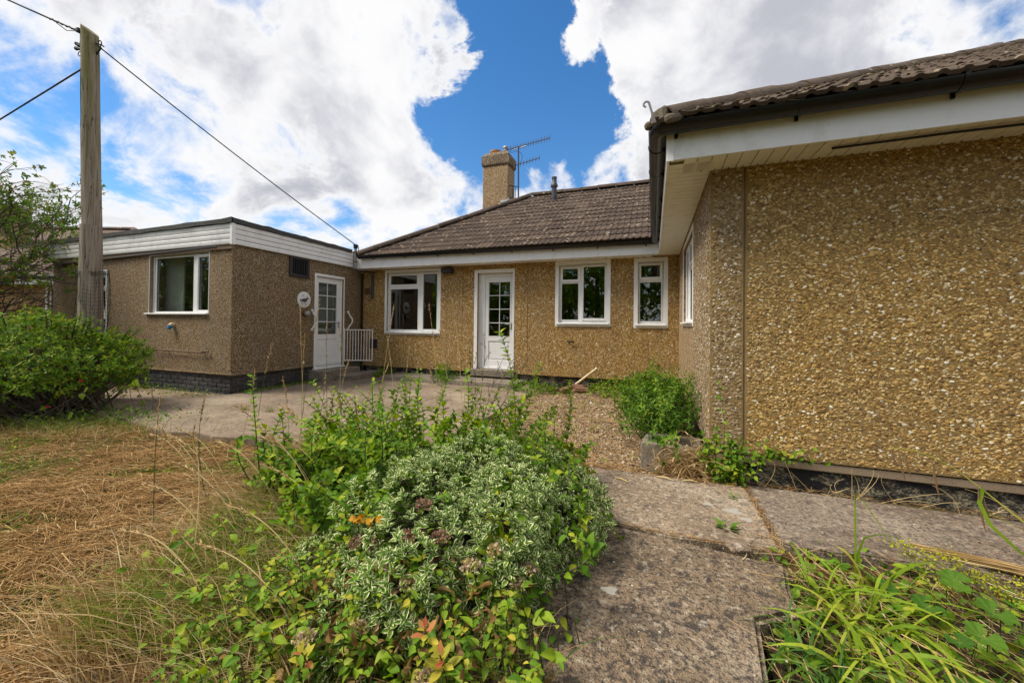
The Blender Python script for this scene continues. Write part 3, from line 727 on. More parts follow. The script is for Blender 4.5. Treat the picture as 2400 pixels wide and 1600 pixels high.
YG1, XG, YG2 = YF - .07, XF - .07, YGF - .07
g1 = gutter([(-6.38, YG1, GZ + .03), (XG - .02, YG1, GZ - .02)])
cpts = [(XG + .07 - .07 * math.sin(a), YG2 + .07 - .07 * math.cos(a), GZ) for a in np.linspace(R(90), 0, 7)]
g2 = gutter([(XG, YG1 + .03, GZ - .02), (XG, YG2 + .3, GZ)] + cpts + [(2.0, YG2, GZ), (8, YG2, GZ)])
def bracket(M, g):
    mb = MB(); pr = [(math.cos(a) * .0735, math.sin(a) * .0735) for a in np.linspace(math.pi * .97, 2.03 * math.pi, 10)]
    pr2 = [(math.cos(a) * .0695, math.sin(a) * .0695) for a in np.linspace(2.03 * math.pi, math.pi * .97, 10)]
    mb.extrude(pr + pr2, M @ Matrix.Translation((0, -.012, 0)), .024)
    mb.box(.055, .068, -.012, .012, -.085, -.03, M, .004); mb.obj('gutter_bracket', 'gutter_black', g, 40)
MX = lambda x, y, z: Matrix.Translation((x, y, z)) @ Matrix.Rotation(R(90), 4, 'Z')      # gutter along X: local x -> +Y (towards the wall)
for i in range(8): bracket(MX(-6.0 + i * .84, YG1, GZ + .027 - i * .0065), g1)
for x in (.16, .93, 1.75, 2.6, 3.4): bracket(MX(x, YG2, GZ), g2)
for y in (3.55, 4.1, 4.9, 5.7, 6.5, 7.1): bracket(Matrix.Translation((XG, y, GZ)), g2)
MB().tube([(XG + .02, YG2, GZ + .003), (XG + .09, YG2, GZ + .003)], .0735, 16, False).obj('gutter_union', 'gutter_black', g2, 40)

# roofs
roof = MB()
TP, TW = math.tan(R(32.5)), math.tan(R(28.6))
EX, EY, EZ = -6.35, 7.27, 2.745                                 # left eaves corner of the main roof
RY, RZ, AX = 10.46, 2.745 + 3.19 * TP, -6.35 + 3.19             # ridge
roof.add([(EX, EY, EZ), (4.4, EY, EZ), (4.4, RY, RZ), (AX, RY, RZ)], [(0, 1, 2, 3)])
roof.add([(EX, EY, EZ), (AX, RY, RZ), (EX, 13.65, EZ)], [(0, 1, 2)]); roof.add([(EX, 13.65, EZ), (AX, RY, RZ), (4.4, RY, RZ), (4.4, 13.65, EZ)], [(0, 1, 2, 3)])
WX, WY, WZ, WS5 = .02, 3.14, 2.735, 5.5
roof.add([(WX, WY, WZ), (11.04, WY, WZ), (WX + WS5, WY + WS5, WZ + WS5 * TW)], [(0, 1, 2)])
roof.add([(WX, WY, WZ), (WX + WS5, WY + WS5, WZ + WS5 * TW), (WX + WS5, 14, WZ + WS5 * TW), (WX, 14, WZ)], [(0, 1, 2, 3)])
roof.add([(11.04, WY, WZ), (11.04, 14, WZ), (WX + WS5, 14, WZ + WS5 * TW), (WX + WS5, WY + WS5, WZ + WS5 * TW)], [(0, 1, 2, 3)])
rf = roof.obj('roof', 'roof_tile', bung, fix=False)
TWD, TEX = .33, .272
def tile_bm(rolls=3, n=24, mossy=False):
    """interlocking pantile: two rolls, thick nib edge; x across, y up the slope, z proud"""
    bm = bmesh.new(); prof = []
    for i in range(n + 1):
        t = i / n; ph = (t * rolls) % 1.0 if i < n else 1.0
        z = .002 + .015 * max(0, math.sin(math.pi * min(1, max(0, (ph - .5) / .46)))) ** .5
        prof.append((t * (TWD - .003), z))
    lo, hi = [], []
    rows = []
    for (y, dz) in ((.004, -.012), (0, .015), (.010, .018), (TEX + .03, -.002)):
        rows.append([bm.verts.new((x, y, z + dz)) for x, z in prof])
    for a, b in zip(rows[:-1], rows[1:]):
        for i in range(n): bm.faces.new((a[i], a[i + 1], b[i + 1], b[i]))
    for k in (0, n):
        pass
    bm.normal_update(); return bm
tb = tile_bm(); tme = bpy.data.meshes.new('roof_tile'); tb.to_mesh(tme); tb.free(); tme.materials.append(MATS['roof_tile'])
tme2 = tme.copy(); tme2.materials[0] = MATS['roof_tile_mossy']
def cut_tile(me, M, co, no, keep_neg, parent):
    bm = bmesh.new(); bm.from_mesh(me); bm.transform(M)
    bmesh.ops.bisect_plane(bm, geom=bm.verts[:] + bm.edges[:] + bm.faces[:], plane_co=co, plane_no=no, clear_outer=keep_neg, clear_inner=not keep_neg)
    if len(bm.faces) == 0: bm.free(); return
    bm.transform(M.inverted()); m2 = bpy.data.meshes.new('roof_tile'); bm.to_mesh(m2); bm.free(); m2.materials.append(me.materials[0])
    link('roof_tile', m2, parent, M)
def tiled(parent, me, ox, oy, oz, pitch, ncol, nrow, hip=None, jit=1.0, join_from=99):
    """hip: (point, normal pointing away from the kept side)"""
    cp_, sp_ = math.cos(pitch), math.sin(pitch); rest = MB(); base = ([v.co.copy() for v in me.vertices], [tuple(p.vertices) for p in me.polygons])
    for r_ in range(nrow):
        for c in range(ncol):
            s = r_ * TEX
            M = Matrix.Translation((ox + c * TWD, oy + s * cp_ - .012, oz + s * sp_ + .004)) @ Matrix.Rotation(pitch, 4, 'X') @ Matrix.Rotation(R(rng.normal(0, .5 * jit)), 4, 'Z') @ Matrix.Translation((0, 0, abs(rng.normal(0, .003 * jit)))) @ Matrix.Rotation(R(rng.normal(0, .5 * jit)), 4, 'X')
            if hip:
                d = [(M @ Vector((x, y, 0)) - hip[0]).dot(hip[1]) for x in (0, TWD) for y in (0, TEX + .03)]
                if min(d) > 0: continue
                if max(d) > 0 and r_ < join_from: cut_tile(me, M, hip[0], hip[1], True, parent); continue
                if max(d) > .12: continue
            if r_ >= join_from: rest.add([M @ v for v in base[0]], base[1]); continue
            link('roof_tile', me, parent, M)
    if rest.v: rest.obj('upper_tiles', me.materials[0].name, parent, None, 'stuff', fix=False)
tiled(rf, tme, EX, EY, EZ, R(32.5), 22, 14, (Vector((EX, EY, EZ)), Vector((-1, 1, 0)).normalized()))
tiled(rf, tme2, WX - .12, WY, WZ, R(28.6), 17, 19, (Vector((WX, WY, WZ)), Vector((-1, 1, 0)).normalized()), 1.6, 3)
def ridge_run(p, q, n, mat='roof_tile', r=.115, parent=rf, flat=.75):
    p, q = Vector(p), Vector(q); d = (q - p); L = d.length / n; d.normalize()
    sd = d.cross(Vector((0, 0, 1))).normalized(); up = sd.cross(d)
    pr = [(math.cos(a), math.sin(a) * flat) for a in np.linspace(-.15, math.pi + .15, 9)]
    ap = [(x * r, z * r - .02) for x, z in pr] + [(x * (r - .016), z * (r - .016) - .02) for x, z in pr[::-1]]
    M = Matrix.Identity(4)
    for i in range(3): M[i][0], M[i][1], M[i][2] = sd[i], d[i], up[i]
    me = MB().extrude(ap, Matrix.Identity(4), L - .006).mesh('ridge_tile', mat, 40, True)
    for i in range(n):
        Mi = Matrix.Translation(p + d * (i * L) + up * (.01 + rng.normal(0, .004))) @ M @ Matrix.Rotation(R(rng.normal(0, .8)), 4, 'X')
        link('ridge_tile', me, parent, Mi)
ridge_run((EX - .02, EY - .02, EZ + .045), (AX, RY, RZ + .045), 12)
ridge_run((AX, RY, RZ + .04), (4.0, RY, RZ + .04), 16)
ridge_run((WX + .03, WY + .03, WZ + .025), (WX + 5.4, WY + 5.4, WZ + 5.4 * TW - .005), 18, 'roof_tile_mossy', .125)
# mortar bedding and hip iron at the wing corner
mb = MB(); 
for i in range(37):
    t = .05 + i * .14; h = .05 + rng.uniform(0, .02)
    for s_ in (-1, 1):
        if s_ < 0 and i > 12: continue
        c = Vector((WX + t, WY + t, WZ + t * TW - .005)) + Vector((1, -1, -.25)).normalized() * (.10 if s_ > 0 else -.10)
        mb.box(-.092, .092, -.03, .03, -.03, .03, Matrix.Translation(c) @ Matrix.Rotation(R(45), 4, 'Z') @ Matrix.Rotation(-R(20), 4, 'Y') @ Matrix.Rotation(R(rng.uniform(-12, 12)), 4, 'X'), .018)
mb.box(-.09, .09, -.075, .075, -.04, .075, Matrix.Translation((WX + .06, WY + .06, WZ + .03)) @ Matrix.Rotation(R(45), 4, 'Z'), .02)
mb.obj('ridge_mortar', 'roof_mortar', rf)
hp = [(WX + .14, WY - .02, WZ + .02), (WX + .04, WY - .04, WZ + .10), (WX - .0, WY - .05, WZ + .16)] + [(WX - .0 - .022 * math.sin(a), WY - .05 - .0 * a, WZ + .16 + .022 - .022 * math.cos(a)) for a in np.linspace(.5, 5.2, 8)]
MB().tube([(WX - .01, WY - .04, WZ - .02)] + [(WX - .035, WY - .05, WZ + .05), (WX - .055, WY - .055, WZ + .12)] + [(WX - .055 - .02 + .02 * math.cos(a), WY - .055, WZ + .12 + .02 * math.sin(a)) for a in np.linspace(0, 4.6, 9)], .008, 6).obj('hip_iron', 'galvanised', rf, 40)
# moss and lichen tufts on the wing roof
mp = []; 
for _ in range(1500):
    if rng.random() < .6:
        t = rng.uniform(.1, 5.3); off = rng.uniform(.06, .2); x, y = WX + t + off * .7, WY + t - off * .7
    else:
        x = rng.uniform(.1, 5.2); y = WY + TEX * .887 * rng.integers(0, 16) + rng.normal(0, .02) ; 
        if y - WY > x - WX: continue
    mp.append((x, y, WZ + .045 + max(0, (y - WY)) * TW + rng.uniform(-.012, .012)))
mp = np.array(mp)
def blob_proto(n=6, flat=.6):
    V = [(0, 0, flat)]; F = []
    for j, (r_, z) in enumerate(((.65, flat * .72), (1, 0.05))):
        for k in range(n): a = 2 * math.pi * (k + .5 * j) / n; V.append((r_ * math.cos(a), r_ * math.sin(a), z))
    for k in range(n):
        k2 = (k + 1) % n; F += [(0, 1 + k, 1 + k2), (1 + k, 1 + n + k, 1 + k2), (1 + k2, 1 + n + k, 1 + n + k2)]
    return np.array(V, float), np.array(F, int), np.zeros(len(V))
BLOB = blob_proto()
def chip_proto(n=5):
    V = [(.55 * math.cos(2 * math.pi * k / n), .55 * math.sin(2 * math.pi * k / n), .55) for k in range(n)] + [(math.cos(2 * math.pi * (k + .5) / n), math.sin(2 * math.pi * (k + .5) / n), 0) for k in range(n)]
    F = [(0, k, k + 1) for k in range(1, n - 1)]
    for k in range(n): F += [(k, n + k, (k + 1) % n), ((k + 1) % n, n + k, n + (k + 1) % n)]
    return np.array(V, float), np.array(F, int), np.zeros(2 * n)
CHIP = chip_proto()
Rm = orient(rng.normal(size=(len(mp), 3)) * (1, 1, .1), np.tile([0, -.3, 1.], (len(mp), 1)))
scatter(rf, BLOB, mp, Rm, rng.uniform(.005, .015, len(mp)), rng.random(len(mp)), 'moss', mass='moss')
mq = []
for _ in range(900):
    s_ = rng.integers(0, 14) * TEX + abs(rng.normal(0, .03)); x = rng.uniform(-6.2, .9); y = EY + s_ * math.cos(R(32.5)) - .012
    if y - EY < x - EX - .1: mq.append((x, y, EZ + .018 + s_ * math.sin(R(32.5))))
mq = np.array(mq); Rm = orient(rng.normal(size=(len(mq), 3)) * (1, 1, .1), np.tile([0, -.5, 1.], (len(mq), 1)))
scatter(rf, BLOB, mq, Rm, rng.uniform(.006, .022, len(mq)), rng.random(len(mq)), 'moss', mass='moss')

# chimney
CY = 10.2; cx0, cx1 = -4.56, -3.79
ch = MB(); ch.box(cx0, cx1, CY, CY + .56, 3.4, 5.68, None, .02)
chim = ch.obj('chimney', 'aggregate_grey', bung)
cm = MB(); cm.add([(x, y, z) for z, e in ((5.69, .002), (5.73, .03), (5.98, .03), (6.10, -.07)) for x, y in ((cx0 - e, CY - e), (cx1 + e, CY - e), (cx1 + e, CY + .56 + e), (cx0 - e, CY + .56 + e))],
    [(i * 4 + k, i * 4 + (k + 1) % 4, (i + 1) * 4 + (k + 1) % 4, (i + 1) * 4 + k) for i in range(3) for k in range(4)] + [(12, 13, 14, 15), (3, 2, 1, 0)])
cm.obj('chimney_cap', 'slab_near', chim)
MB().lathe([(.15, 6.02), (.15, 6.16), (.165, 6.17), (.165, 6.21), (.14, 6.21)], 18, Matrix.Translation((cx0 + .28, CY + .28, 0))).obj('chimney_pot', 'clay_pot', chim, 40)
ck = MB(); ck.lathe([(.06, 6.05), (.06, 6.14), (.075, 6.15), (.075, 6.18), (.06, 6.19), (.06, 6.22), (.078, 6.23), (.078, 6.26), (.055, 6.29), (.02, 6.31)], 14, Matrix.Translation((cx0 + .6, CY + .22, 0)))
ck.obj('cowl', 'galvanised', chim, 40)
MB().box(cx1 - .2, cx1 + .03, CY - .06, CY - .003, 4.55, 4.67, None, .01).obj('flashing', 'lead', chim)
MB().box(cx1 + .003, cx1 + .03, CY - .02, CY + .58, 4.55, 4.75, None, .01).obj('flashing', 'lead', chim)
# flue
fl = MB(); FX, FY, FZ = -2.40, 9.88, 4.37
fl.lathe([(.066, FZ - .1), (.066, FZ + .40), (.09, FZ + .405), (.094, FZ + .45), (.07, FZ + .50), (.064, FZ + .51), (.058, FZ + .61), (.067, FZ + .615), (.067, FZ + .66), (.048, FZ + .66)], 18, Matrix.Translation((FX, FY, 0)))
fo = fl.obj('flue', 'grey_plastic', bung, 35)
MB().lathe([(.064, FZ + .10), (.068, FZ + .11), (.068, FZ + .14), (.064, FZ + .15)], 18, Matrix.Translation((FX, FY, 0))).obj('flue_collar', 'dark_plastic', fo, 40)
mbx = MB(); Mfl = Matrix.Translation((FX, FY, FZ + .02)) @ Matrix.Rotation(R(32.5), 4, 'X')
for i in range(8):
    mbx.box(-.22 + i * .055, -.165 + i * .055, -.17, .17, .012 + .012 * (i % 2), .02 + .012 * (i % 2), Mfl, .003)
mbx.obj('flashing', 'lead', fo)

# small fittings on the main wall that belong to the house
MB().box(-4.38, -4.12, .0, .14, 2.34, 2.44, MF, .01).obj('vent_hood', 'dark_plastic', bung)
dp = MB(); dp.tube([(XE + .06, YM - .05, 2.42), (XE + .06, YM - .05, .1)], .022, 8); dp.obj('waste_pipe', 'gutter_black', bung, 40)
MB().box(-6.33, -6.27, .0, .05, 1.82, 2.38, MF, .006).obj('conduit', 'grey_plastic', bung)
MB().box(-6.52, -6.38, .0, .04, 1.93, 2.06, MF, .006).obj('meter_box', 'lamp_brown', bung)
ab = MB(); ab.box(-6.38, -6.16, .0, .012, .62, .84, MF)
for i in range(5): ab.box(-6.36, -6.18, .012, .02, .645 + i * .04, .66 + i * .04, MF)
ab.obj('air_brick', 'dark_plastic', bung)
tp = MB().tube([(-1.58, YM - .004, .905), (-1.55, YM - .05, .905), (-1.47, YM - .05, .90), (-1.45, YM - .03, .88)], .016, 8); tp.obj('tap_stub', 'dark_plastic', bung, 40)
# ------------------------------------------------------------------ flat roofed extension
ext = thing('flat_roofed_extension', 'flat roofed extension in rough brown render with white cladding boards and dark brick plinth', 'extension', (-9.4, YE, 0))
ZR = .304
E1 = (-8.905, 1.325, -7.22, 2.44); E2 = (-11.23, .9, -10.26, 2.23); ED = (6.305, .255, 7.157, 2.256)
wall(MB(), ME, -12.3, XE, ZR, 2.56, .22, [(E1[0] + .02, E1[2] - .02, E1[1] + .02, E1[3] - .02), (E2[0] + .03, E2[2] - .03, E2[1] + .03, E2[3] - .03)]).obj('wall', 'spar_dash', ext)
wall(MB(), MS, YE + .2205, YM + .1, ZR, 2.56, .22, [(ED[0] + .03, ED[2] - .03, ZR + .0001, ED[3] - .03)]).obj('wall', 'spar_dash', ext)
wall(MB(), wmat((-12.3, 0, 0), (0, -1, 0), (-1, 0, 0)), -YM, -YE - .22, ZR, 2.56, .2).obj('wall', 'spar_dash', ext)
# rounded drip at the foot of the render and softened corner
MB().tube([(-12.3, YE - .006, ZR + .012), (XE + .004, YE - .006, ZR + .012), (XE + .006, YE, ZR + .012), (XE + .006, ED[0] - .02, ZR + .012)], .02, 8).obj('render_drip', 'spar_dash', ext, 50)
MB().tube([(XE - .012, YE + .012, ZR), (XE - .012, YE + .012, 2.54)], .022, 10).obj('render_corner', 'spar_dash', ext, 60)
window(ext, ME, *E1, .012, [('bar', .715, .03, .765, .97), ('fixed', .065, .035, .72, .965), ('open', .76, .03, .985, .965, 'h')], sill_l=.08, label='picture window with a narrow opening light')
window(ext, ME, *E2, .05, [('bar', .1, .70, .9, .73), ('open', .1, .72, .9, .93), ('fixed', .1, .06, .9, .70)], label='narrow white window behind the pole')
MB().box(E1[0] - .10, E1[0] + .03, -.04, .004, E1[1] + .05, E1[3] + .02, ME, .01).obj('window_reveal', 'plinth_ledge', ext)
door(ext, MS, *ED, .05, (6.375, .335, 7.075, 2.185), -.05, label='white glazed side door of eight panes')
# brick plinth: mortar core and single bricks
MB().box(-12.25, XE - .04, YE + .045, YE + .3, -.2, ZR + .02).obj('plinth_core', 'brick_mortar', ext)
MB().box(XE - .3, XE - .04, YE + .301, YM + .1, -.2, ZR + .02).obj('plinth_core', 'brick_mortar', ext)
bk = MB().box(0, .215, -.02, .02, 0, .066, None, .005).mesh('brick', 'brick_blue')
half = MB().box(0, .1025, -.02, .02, 0, .066, None, .005).mesh('brick', 'brick_blue')
for j in range(-1, 4):
    z = .004 + j * .0755
    for i in range(14):
        x = XE - .03 - .215 - i * .2265 - (.113 if j % 2 else 0) ; 
        link('brick', bk, ext, Matrix.Translation((x, YE + .028 + rng.normal(0, .0015), z)))
    if j % 2: link('brick', half, ext, Matrix.Translation((XE - .03 - .1025, YE + .028, z)))
    for i in range(8):
        y = YE + .05 + i * .2265 + (0 if j % 2 else .113)
        link('brick', bk, ext, Matrix.Translation((XE - .05 + rng.normal(0, .0015), y, z)) @ Mr)
    if not j % 2: link('brick', half, ext, Matrix.Translation((XE - .05, YE + .04, z)) @ Mr)
# cladding boards, corner posts and felt edge
CX, CYF = XE + .044, YE - .05
prof = [(-.012, 0), (.0, 0), (.012, .004), (.018, .02), (.018, .070), (.012, .079), (-.008, .0805), (-.012, .0805)]
def board_mesh(L): return MB().extrude(prof, Matrix.Identity(4), L).mesh('cladding_board', 'upvc_board', 30, True)
fb = board_mesh(CX + 12.30 - .05); sb = board_mesh(YM - .36 - CYF - .05)
for j in range(4):
    z = 2.516 + j * .0885
    link('cladding_board', fb, ext, Matrix.Translation((CX - .045, CYF + .012, z)) @ Matrix.Rotation(R(90), 4, 'Z') @ Matrix.Scale(-1, 4, (1, 0, 0)))
    link('cladding_board', sb, ext, Matrix.Translation((CX - .012, CYF + .045, z)))
MB().box(CX - .05, CX + .012, CYF - .012, CYF + .05, 2.505, 2.868, None, .006).obj('corner_trim', 'upvc_board', ext)
MB().box(-12.36, -12.30, CYF - .012, CYF + .05, 2.505, 2.868, None, .006).obj('corner_trim', 'upvc_board', ext)
MB().box(-12.30, CX - .02, CYF + .014, CYF + .05, 2.515, 2.87).obj('fascia_batten', 'dark_plastic', ext)
MB().box(CX - .05, CX - .014, CYF + .05, YM - .3, 2.515, 2.87).obj('fascia_batten', 'dark_plastic', ext)
MB().box(-12.3, XE + .02, YE - .03, YE + .004, 2.44, 2.512, None, .004).obj('timber_batten', 'plinth_ledge', ext)
MB().box(-12.4, XE - .02, YE + .01, YM + .8, 2.56, 2.90).obj('flat_roof', 'felt', ext)
# felt edge, lifted and wrinkled in places
def felt_edge(p, q, outv, n):
    p, q, outv = Vector(p), Vector(q), Vector(outv); rows = []
    for i in range(n + 1):
        t = i / n; c = p.lerp(q, t); w1 = .010 * math.sin(t * 31) + .007 * math.sin(t * 83 + 1); w2 = .012 * max(0, math.sin(t * 23 + 2)) ** 4
        rows.append([c - outv * .30 + Vector((0, 0, .0)), c + Vector((0, 0, .008 + w1 * .4 + w2)), c + outv * .028 + Vector((0, 0, .0 + w2)), c + outv * (.032 + w2 * .6) + Vector((0, 0, -.075 + w1 * .5)), c + outv * .022 + Vector((0, 0, -.078 + w1 * .5))])
    mb = MB(); k = 5
    mb.add([v for r_ in rows for v in r_], [(i * k + j, i * k + j + 1, (i + 1) * k + j + 1, (i + 1) * k + j) for i in range(n) for j in range(k - 1)])
    return mb.obj('felt_edge', 'felt', ext, 40)
felt_edge((-12.42, CYF, 2.93), (CX + .02, CYF, 2.945), (0, -1, 0), 90)
felt_edge((CX, CYF - .02, 2.945), (CX, YM - .42, 2.925), (1, 0, 0), 50)
# room seen through the picture window
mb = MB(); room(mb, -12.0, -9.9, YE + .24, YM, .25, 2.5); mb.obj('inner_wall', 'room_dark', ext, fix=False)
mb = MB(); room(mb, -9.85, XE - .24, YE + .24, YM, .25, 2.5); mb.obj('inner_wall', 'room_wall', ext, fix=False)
MB().box(-9.15, -8.42, YE + .30, YE + .33, 1.0, 2.5, None, .004).obj('curtain', 'paint_white', ext)
# louvred vent high on the side wall
vg = MB(); ring(vg, MS, 5.68, 2.115, 6.145, 2.525, .055, 0, .035, .006)
vo = vg.obj('vent_grille', 'dark_plastic', ext)
MB().box(5.73, 6.095, .001, .006, 2.165, 2.475, MS).obj('vent_back', 'black_void', vo)
lv = MB().box(-.004, .004, 0, .022, 2.17, 2.47).mesh('louvre', 'dark_plastic')
for i in range(9): link('louvre', lv, vo, MS @ Matrix.Translation((5.755 + i * .0395, .005, 0)) @ Matrix.Rotation(R(25), 4, 'Z'))
# pipes on the front wall
MB().tube([(-12.25, YE - .03, 2.405), (-7.06, YE - .03, 2.495), (-7.02, YE - .03, 2.495), (-7.0, YE - .02, 2.47)], .018, 8).obj('overflow_pipe', 'grey_plastic', ext, 40)
st = thing('side_steps', 'pair of low concrete steps below the side door', 'steps', (XE + .3, 6.8, 0))
def slabo(x0, x1, y0, y1, z0, z1, parent, name='step', mat='step_concrete'): return MB().box(x0, x1, y0, y1, z0, z1, None, .014).obj(name, mat, parent)
slabo(XE - .05, XE + .36, 6.22, 7.30, -.05, .225, st); slabo(XE + .361, XE + .72, 6.55, 7.66, -.05, .115, st)
MB().box(XE - .06, XE + .05, 6.3, 7.17, .226, .255, None, .006).obj('door_sill', 'upvc', ext)

# ------------------------------------------------------------------ things fixed to or standing by the walls
pq = thing('round_plaque', 'round white plaque with a dark bird figure beside the side door', 'plaque', tuple(MS @ Vector((6.03, .02, 1.675))))
Mp = MS @ Matrix.Translation((6.03, 0, 1.675)) @ Matrix.Rotation(R(-90), 4, 'X')
MB().lathe([(.15, .004), (.163, .010), (.163, .018), (.155, .022), (.0, .023)], 32, Mp).obj('disc', 'plaque_white', pq, 40)
def blobpoly(cx, cz, pts): return [MS @ Vector((6.03 + cx + x, .0255, 1.675 + cz + z)) for x, z in pts]
def ell(rx, rz, n=16, tilt=0): return [(rx * math.cos(a) * math.cos(tilt) - rz * math.sin(a) * math.sin(tilt), rx * math.cos(a) * math.sin(tilt) + rz * math.sin(a) * math.cos(tilt)) for a in np.linspace(0, 2 * math.pi, n, endpoint=False)]
pm = MB()
for k, (cx, cz, sh) in enumerate([(0.0, -.01, ell(.075, .036, 18, .12)), (.07, .028, ell(.024, .022)), (.094, .03, [(-.01, .01), (.022, .0), (-.01, -.008)]), (-.075, -.022, [(.02, .02), (-.035, .03), (-.02, -.005), (.02, -.012)]),
        (-.005, -.062, [(-.004, .03), (.004, .03), (.004, -.02), (-.004, -.02)]), (.022, -.062, [(-.004, .03), (.004, .03), (.004, -.02), (-.004, -.02)])] +
        [(x, z, ell(.009, .008, 8)) for x, z in ((-.085, -.055), (-.05, -.085), (-.055, -.1), (.055, -.075), (-.105, -.03), (-.065, -.07), (.03, -.1))] +
        [(x, z, [(-.003, -.012), (.003, -.012), (.003, .012), (-.003, .012)]) for x, z in ((-.05, .085), (-.03, .095), (-.045, .07), (-.02, .075), (.045, .06), (.06, .065))]):
    p3 = blobpoly(cx, cz, sh); off = MS.to_3x3() @ Vector((0, .0004 * (k + 1), 0))
    p3 = [q + off for q in p3]; pm.add(p3, [tuple(range(len(p3)))])
pm.obj('bird_print', 'plaque_ink', pq)
lp = thing('bulkhead_lamp', 'brown bulkhead wall lamp with a wire guard under the plaque', 'lamp', tuple(MS @ Vector((6.06, 0, 1.40))))
Ml = MS @ Matrix.Translation((6.06, 0, 1.40)) @ Matrix.Rotation(R(-90), 4, 'X')
MB().lathe([(.06, .0), (.062, .045), (.05, .055)], 18, Ml).obj('lamp_base', 'lamp_brown', lp, 40)
MB().lathe([(.046, .055), (.045, .10), (.03, .135), (.005, .145)], 18, Ml).obj('lamp_shade', 'lamp_glass', lp, 60)
wm = MB()
for a in np.linspace(0, math.pi, 5)[:-1]:
    wm.tube([Ml @ Vector((math.cos(a) * r_, math.sin(a) * r_, z)) for r_, z in ((.056, .05), (.054, .105), (.034, .146), (0, .153), (-.034, .146), (-.054, .105), (-.056, .05))], .0035, 5)
wm.obj('wire_guard', 'galvanised', lp, 60)
def grab(y, label):
    g = thing('grab_rail', label, 'grab rail', tuple(MS @ Vector((y, 0, 1.27))), 'grab rails either side of the side door')
    M = MS @ Matrix.Translation((y, 0, 1.27))
    MB().tube([M @ Vector((-.01, .035, .19)), M @ Vector((0, .05, .13)), M @ Vector((.04, .085, .06)), M @ Vector((.055, .095, 0)), M @ Vector((.04, .085, -.06)), M @ Vector((0, .05, -.13)), M @ Vector((-.01, .035, -.19))], .0165, 10).obj('rail', 'rail_white', g, 60)
    for z in (.20, -.20):
        MB().box(-.03, .015, 0, .04, z - .028, z + .028, M, .008).obj('fixing', 'rail_white', g)
grab(6.24, 'bent white grab rail on the wall left of the side door'); grab(7.27, 'bent white grab rail on the wall right of the side door')
gt = thing('metal_gate', 'low white metal barred gate standing open beside the side door', 'gate', (XE + .3, 7.28, .3))
ga, gb = Vector((XE + .03, 7.15, 0)), Vector((-6.04, 7.41, 0)); gd = (gb - ga).normalized(); gl_ = (gb - ga).length
fm = MB()
for z in (.36, 1.06): fm.tube([ga + Vector((0, 0, z)), gb + Vector((0, 0, z))], .011, 6)
for s_ in (0, gl_): fm.tube([ga + gd * s_ + Vector((0, 0, .35)), ga + gd * s_ + Vector((0, 0, 1.07))], .012, 6)
fm.tube([ga + Vector((-.03, 0, 1.05)), ga + Vector((-.03, 0, 1.11))], .02, 6)
fm.tube([ga + Vector((-.03, 0, 1.04)), ga + Vector((.0, 0, 1.04))], .012, 6); fm.tube([ga + Vector((-.03, 0, .4)), ga + Vector((.0, 0, .4))], .012, 6)
fm.obj('gate_frame', 'rail_white', gt, 40)
bm_ = MB().tube([(0, 0, .365), (0, 0, 1.055)], .0075, 6).mesh('gate_bar', 'rail_white', 40)
for i in range(1, 10): link('gate_bar', bm_, gt, Matrix.Translation(ga + gd * (gl_ * i / 10)))
hr = thing('pipe_handrail', 'grey metal pipe rail low on the front of the extension', 'rail', (-8.2, YE - .03, .68))
MB().tube([(-9.35, YE - .055, .70), (-7.30, YE - .055, .672)], .013, 8).obj('rail', 'rusty_metal', hr, 40)
for x in (-9.3, -8.3, -7.32): MB().tube([(x, YE, .68), (x, YE - .05, .68)], .014, 6).obj('bracket', 'rusty_metal', hr, 40)
MB().tube([(-7.32, YE - .055, .672), (-7.2, YE - .055, .70), (-7.16, YE - .03, .69)], .019, 8).obj('rail_end', 'rusty_metal', hr, 40)
oc = thing('outlet_cap', 'small cream and blue pipe outlet on the wall below the picture window', 'pipe outlet', (-8.16, YE, 1.12))
MB().tube([(-8.16, YE, 1.14), (-8.16, YE - .04, 1.145), (-8.165, YE - .065, 1.125)], [.036, .042, .036], 12).obj('outlet', 'cream_plastic', oc, 60)
MB().tube([(-8.165, YE - .05, 1.125), (-8.17, YE - .08, 1.07)], [.041, .03], 12).obj('nozzle', 'blue_paint', oc, 60)
# broken waste pipe and loose bricks at the gully
wp = thing('broken_pipe', 'cream plastic waste pipe leaning out of the brick gully', 'pipe', (-1.3, YM - .12, .1))
pa, pb = Vector((-1.36, YM - .26, .10)), Vector((-.99, YM - .16, .40)); 
MB().tube([pa, pa.lerp(pb, .5), pb], .024, 10).obj('pipe', 'cream_plastic', wp, 50)
MB().tube([pa.lerp(pb, .97), pb + (pb - pa) * .04], .029, 10).obj('socket', 'cream_plastic', wp, 50)
brk = MB().box(-.1075, .1075, -.051, .051, -.0325, .0325, None, .008).mesh('brick', 'brick_red')
for (x, y, z, rz, ry, lab, gp_) in ((-1.22, YM - .42, .02, 8, 0, 'red brick at the gully, below the leaning pipe', 0), (-1.50, YM - .50, .01, 55, -14, 'mossy brick tipped up left of the gully', 0), (-1.75, YM - .50, -.01, 20, 6, 'loose brick lying in weeds under the two light window', 0), (-1.30, YM - .32, .045, 4, 0, 'red brick behind the front one at the gully', 0)):
    o = link('loose_brick', brk, None, Matrix.Translation((x, y, z + .02)) @ Matrix.Rotation(R(rz), 4, 'Z') @ Matrix.Rotation(R(ry), 4, 'Y') @ Matrix.Scale(1.12, 4)); tag(o, lab, 'brick', 'loose bricks round the gully')
